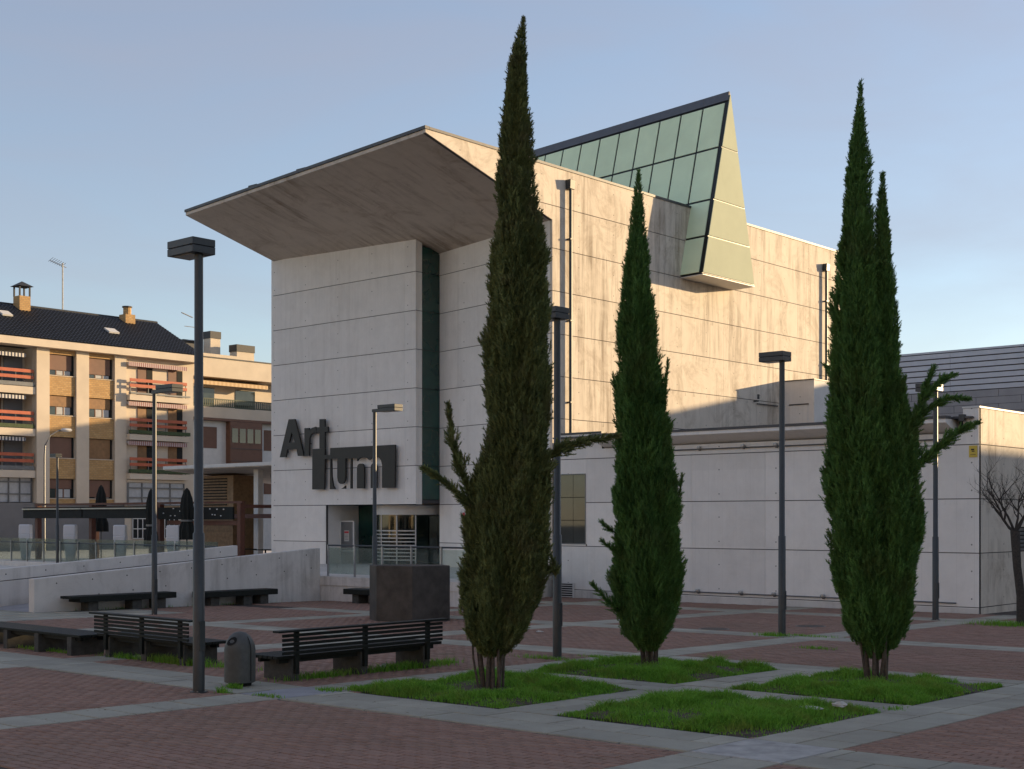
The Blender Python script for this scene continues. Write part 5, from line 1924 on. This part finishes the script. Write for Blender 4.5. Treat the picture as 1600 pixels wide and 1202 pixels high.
parasol(158, 37.5, 1.62, 4.0, .38, 'small folded black parasol poking above the rust pergola')
parasol(236, 35.3, 1.0, 3.65, .34, 'tall folded black parasol behind the slim lamp post')
parasol(292, 35.3, 1.35, 3.65, .42, 'tall folded black parasol right beside the nearest lamp post')

# cafe pavilion
pv = thing('cafe_pavilion', (-53, 43, TZ), 'cafe pavilion with thin white roof edge and timber slats beside the museum', 'building')
MB().hexa([(-58.2, 39.0, 4.70), (-46.3, 39.0, 4.70), (-46.3, 50, 4.0), (-60.5, 50, 4.0)], [(-58.2, 39.0, 4.88), (-46.3, 39.0, 4.88), (-46.3, 50, 4.9), (-60.5, 50, 4.9)]).build('roof', M['soffit'], pv)
bx(-58.25, -46.3, 38.95, 38.998, 4.74, 4.90).build('roof_edge', M['white'], pv)
tb_ = bx(-58.6, -55.3, 41.06, 42.4, TZ, 4.45).build('timber_box', M['timber'], pv)
for j in range(10):
    z = 2.95 + j * .145
    bx(-58.3, -55.8, 41.0, 41.058, z, z + .055).build('slat_gap', M['slot'], tb_)
for j in range(9):
    z = TZ + .05 + j * .29
    bx(-58.6, -55.3, 41.03, 41.059, z, z + .275).build('plank', M['timber'], tb_)
for x in (-52.1, -47.3):
    bx(x - .17, x + .17, 40, 40.3, TZ, 4.66).build('column', M['white'], pv)
for i, x in enumerate((-55.0, -52.5, -50, -47.6)):
    MB().slab([(x, 43.5, 2.7), (x + 2.2, 43.5, 2.7), (x + 2.2 + .7, 42.6, 4.5), (x + .7, 42.6, 4.5)], .05).build('sloped_panel', M['door_frame'], pv)
bx(-55.2, -46.5, 43.4, 43.6, 2.55, 2.72).build('lintel', M['white'], pv)
gw = bx(-55.2, -46.5, 43.5, 43.6, TZ, 2.54).build('glass_front', M['window_glass'], pv)
for x in (-55.1, -53.6, -52.0, -50.2, -48.4, -46.8):
    bx(x, x + .12, 43.42, 43.498, TZ, 2.54).build('door_post', M['door_frame'], gw)
bx(-53.4, -52.2, 43.44, 43.495, TZ, 2.5).build('brown_door', M['shutter'], gw)
t = NT('warm_bulb')
t.b.inputs['Emission Color'].default_value = (1, .62, .25, 1)
t.b.inputs['Emission Strength'].default_value = 9
t.color((.8, .6, .3))
bl = thing('pendant_lamp', (-49.4, 42.6, 2.2), 'small glowing warm pendant lamp under the cafe roof', 'lamp')
MB().lathe([(.0, -.1), (.08, -.06), (.1, 0), (.08, .06), (0, .1)], 12, (-49.4, 42.6, 2.2)).build('bulb', t.m, bl, smooth=True)
MB().tube([(-49.4, 42.6, 2.3), (-49.4, 42.6, 4.3)], .012, 5).build('cord', M['dark_metal'], bl)


def cafe_set(x, y, label):
    t = thing('cafe_table', (x, y, TZ), label, 'table', 'dark cafe tables on the terrace')
    MB().box(-.4, .4, -.4, .4, .70, .74).build('top', M['black_paint'], t, True)
    MB().tube([(0, 0, 0), (0, 0, .7)], .04, 6).build('leg', M['black_paint'], t, True)
    MB().lathe([(.25, 0), (.25, .03), (.04, .05)], 10).build('foot', M['black_paint'], t, True)


cafe_set(-50.6, 38.2, 'dark cafe table right of the rust post, nearest the museum')
cafe_set(-48.8, 38.0, 'dark cafe table beside the museum wall and white column')
cafe_set(-53.9, 38.4, 'dark cafe table left of the rust post under the pergola')

# dry leaves, gum and crumbs scattered over the plaza
n = 900
xx = np.concatenate([RNG.uniform(-30, 0, n // 2), RNG.normal(-14, 2.2, n // 2)])
yy = np.concatenate([RNG.uniform(7, 33, n // 2), RNG.normal(13, 3.0, n // 2)])
sz = RNG.uniform(.008, .028, n)
an = RNG.uniform(0, 6.28, n)
V = np.zeros((n, 4, 3))
for k, (a, r_) in enumerate(((0, 1), (1.4, .55), (3.1, .9), (4.6, .6))):
    V[:, k, 0] = xx + np.cos(an + a) * sz * r_
    V[:, k, 1] = yy + np.sin(an + a) * sz * r_
    V[:, k, 2] = gz(V[:, k, 0], V[:, k, 1]) + .012 + RNG.uniform(0, .006, n)
M['debris'] = plain('dry_leaf_debris', (.13, .10, .06), .9, 0, .6, 3, 0)
tag(np_mesh('leaf_debris', V.reshape(-1, 3), np.arange(n * 4).reshape(-1, 4), M['debris']), 'tiny dry leaves and crumbs scattered over the paving', None, None, 'stuff')
for (x, y, lb) in ((-15.9, 28.3, 'round dark disc added for a dark patch on the bricks beyond the lamp between cypresses'), (-17.0, 25.9, 'round dark disc added for a dark patch on the bricks left of the middle lamp')):
    t = thing('dark_disc', (x, y, gz(x, y)), lb, 'dark spot', 'dark discs on the plaza bricks')  # made-up discs standing in for dark damp patches on the bricks
    MB().lathe([(.36, -.01), (.36, .006), (.32, .008)], 24).build('frame', M['dark_metal'], t, True)
    MB().lathe([(.31, .0), (.31, .011)], 24).build('disc_top', M['stone_block'], t, True)
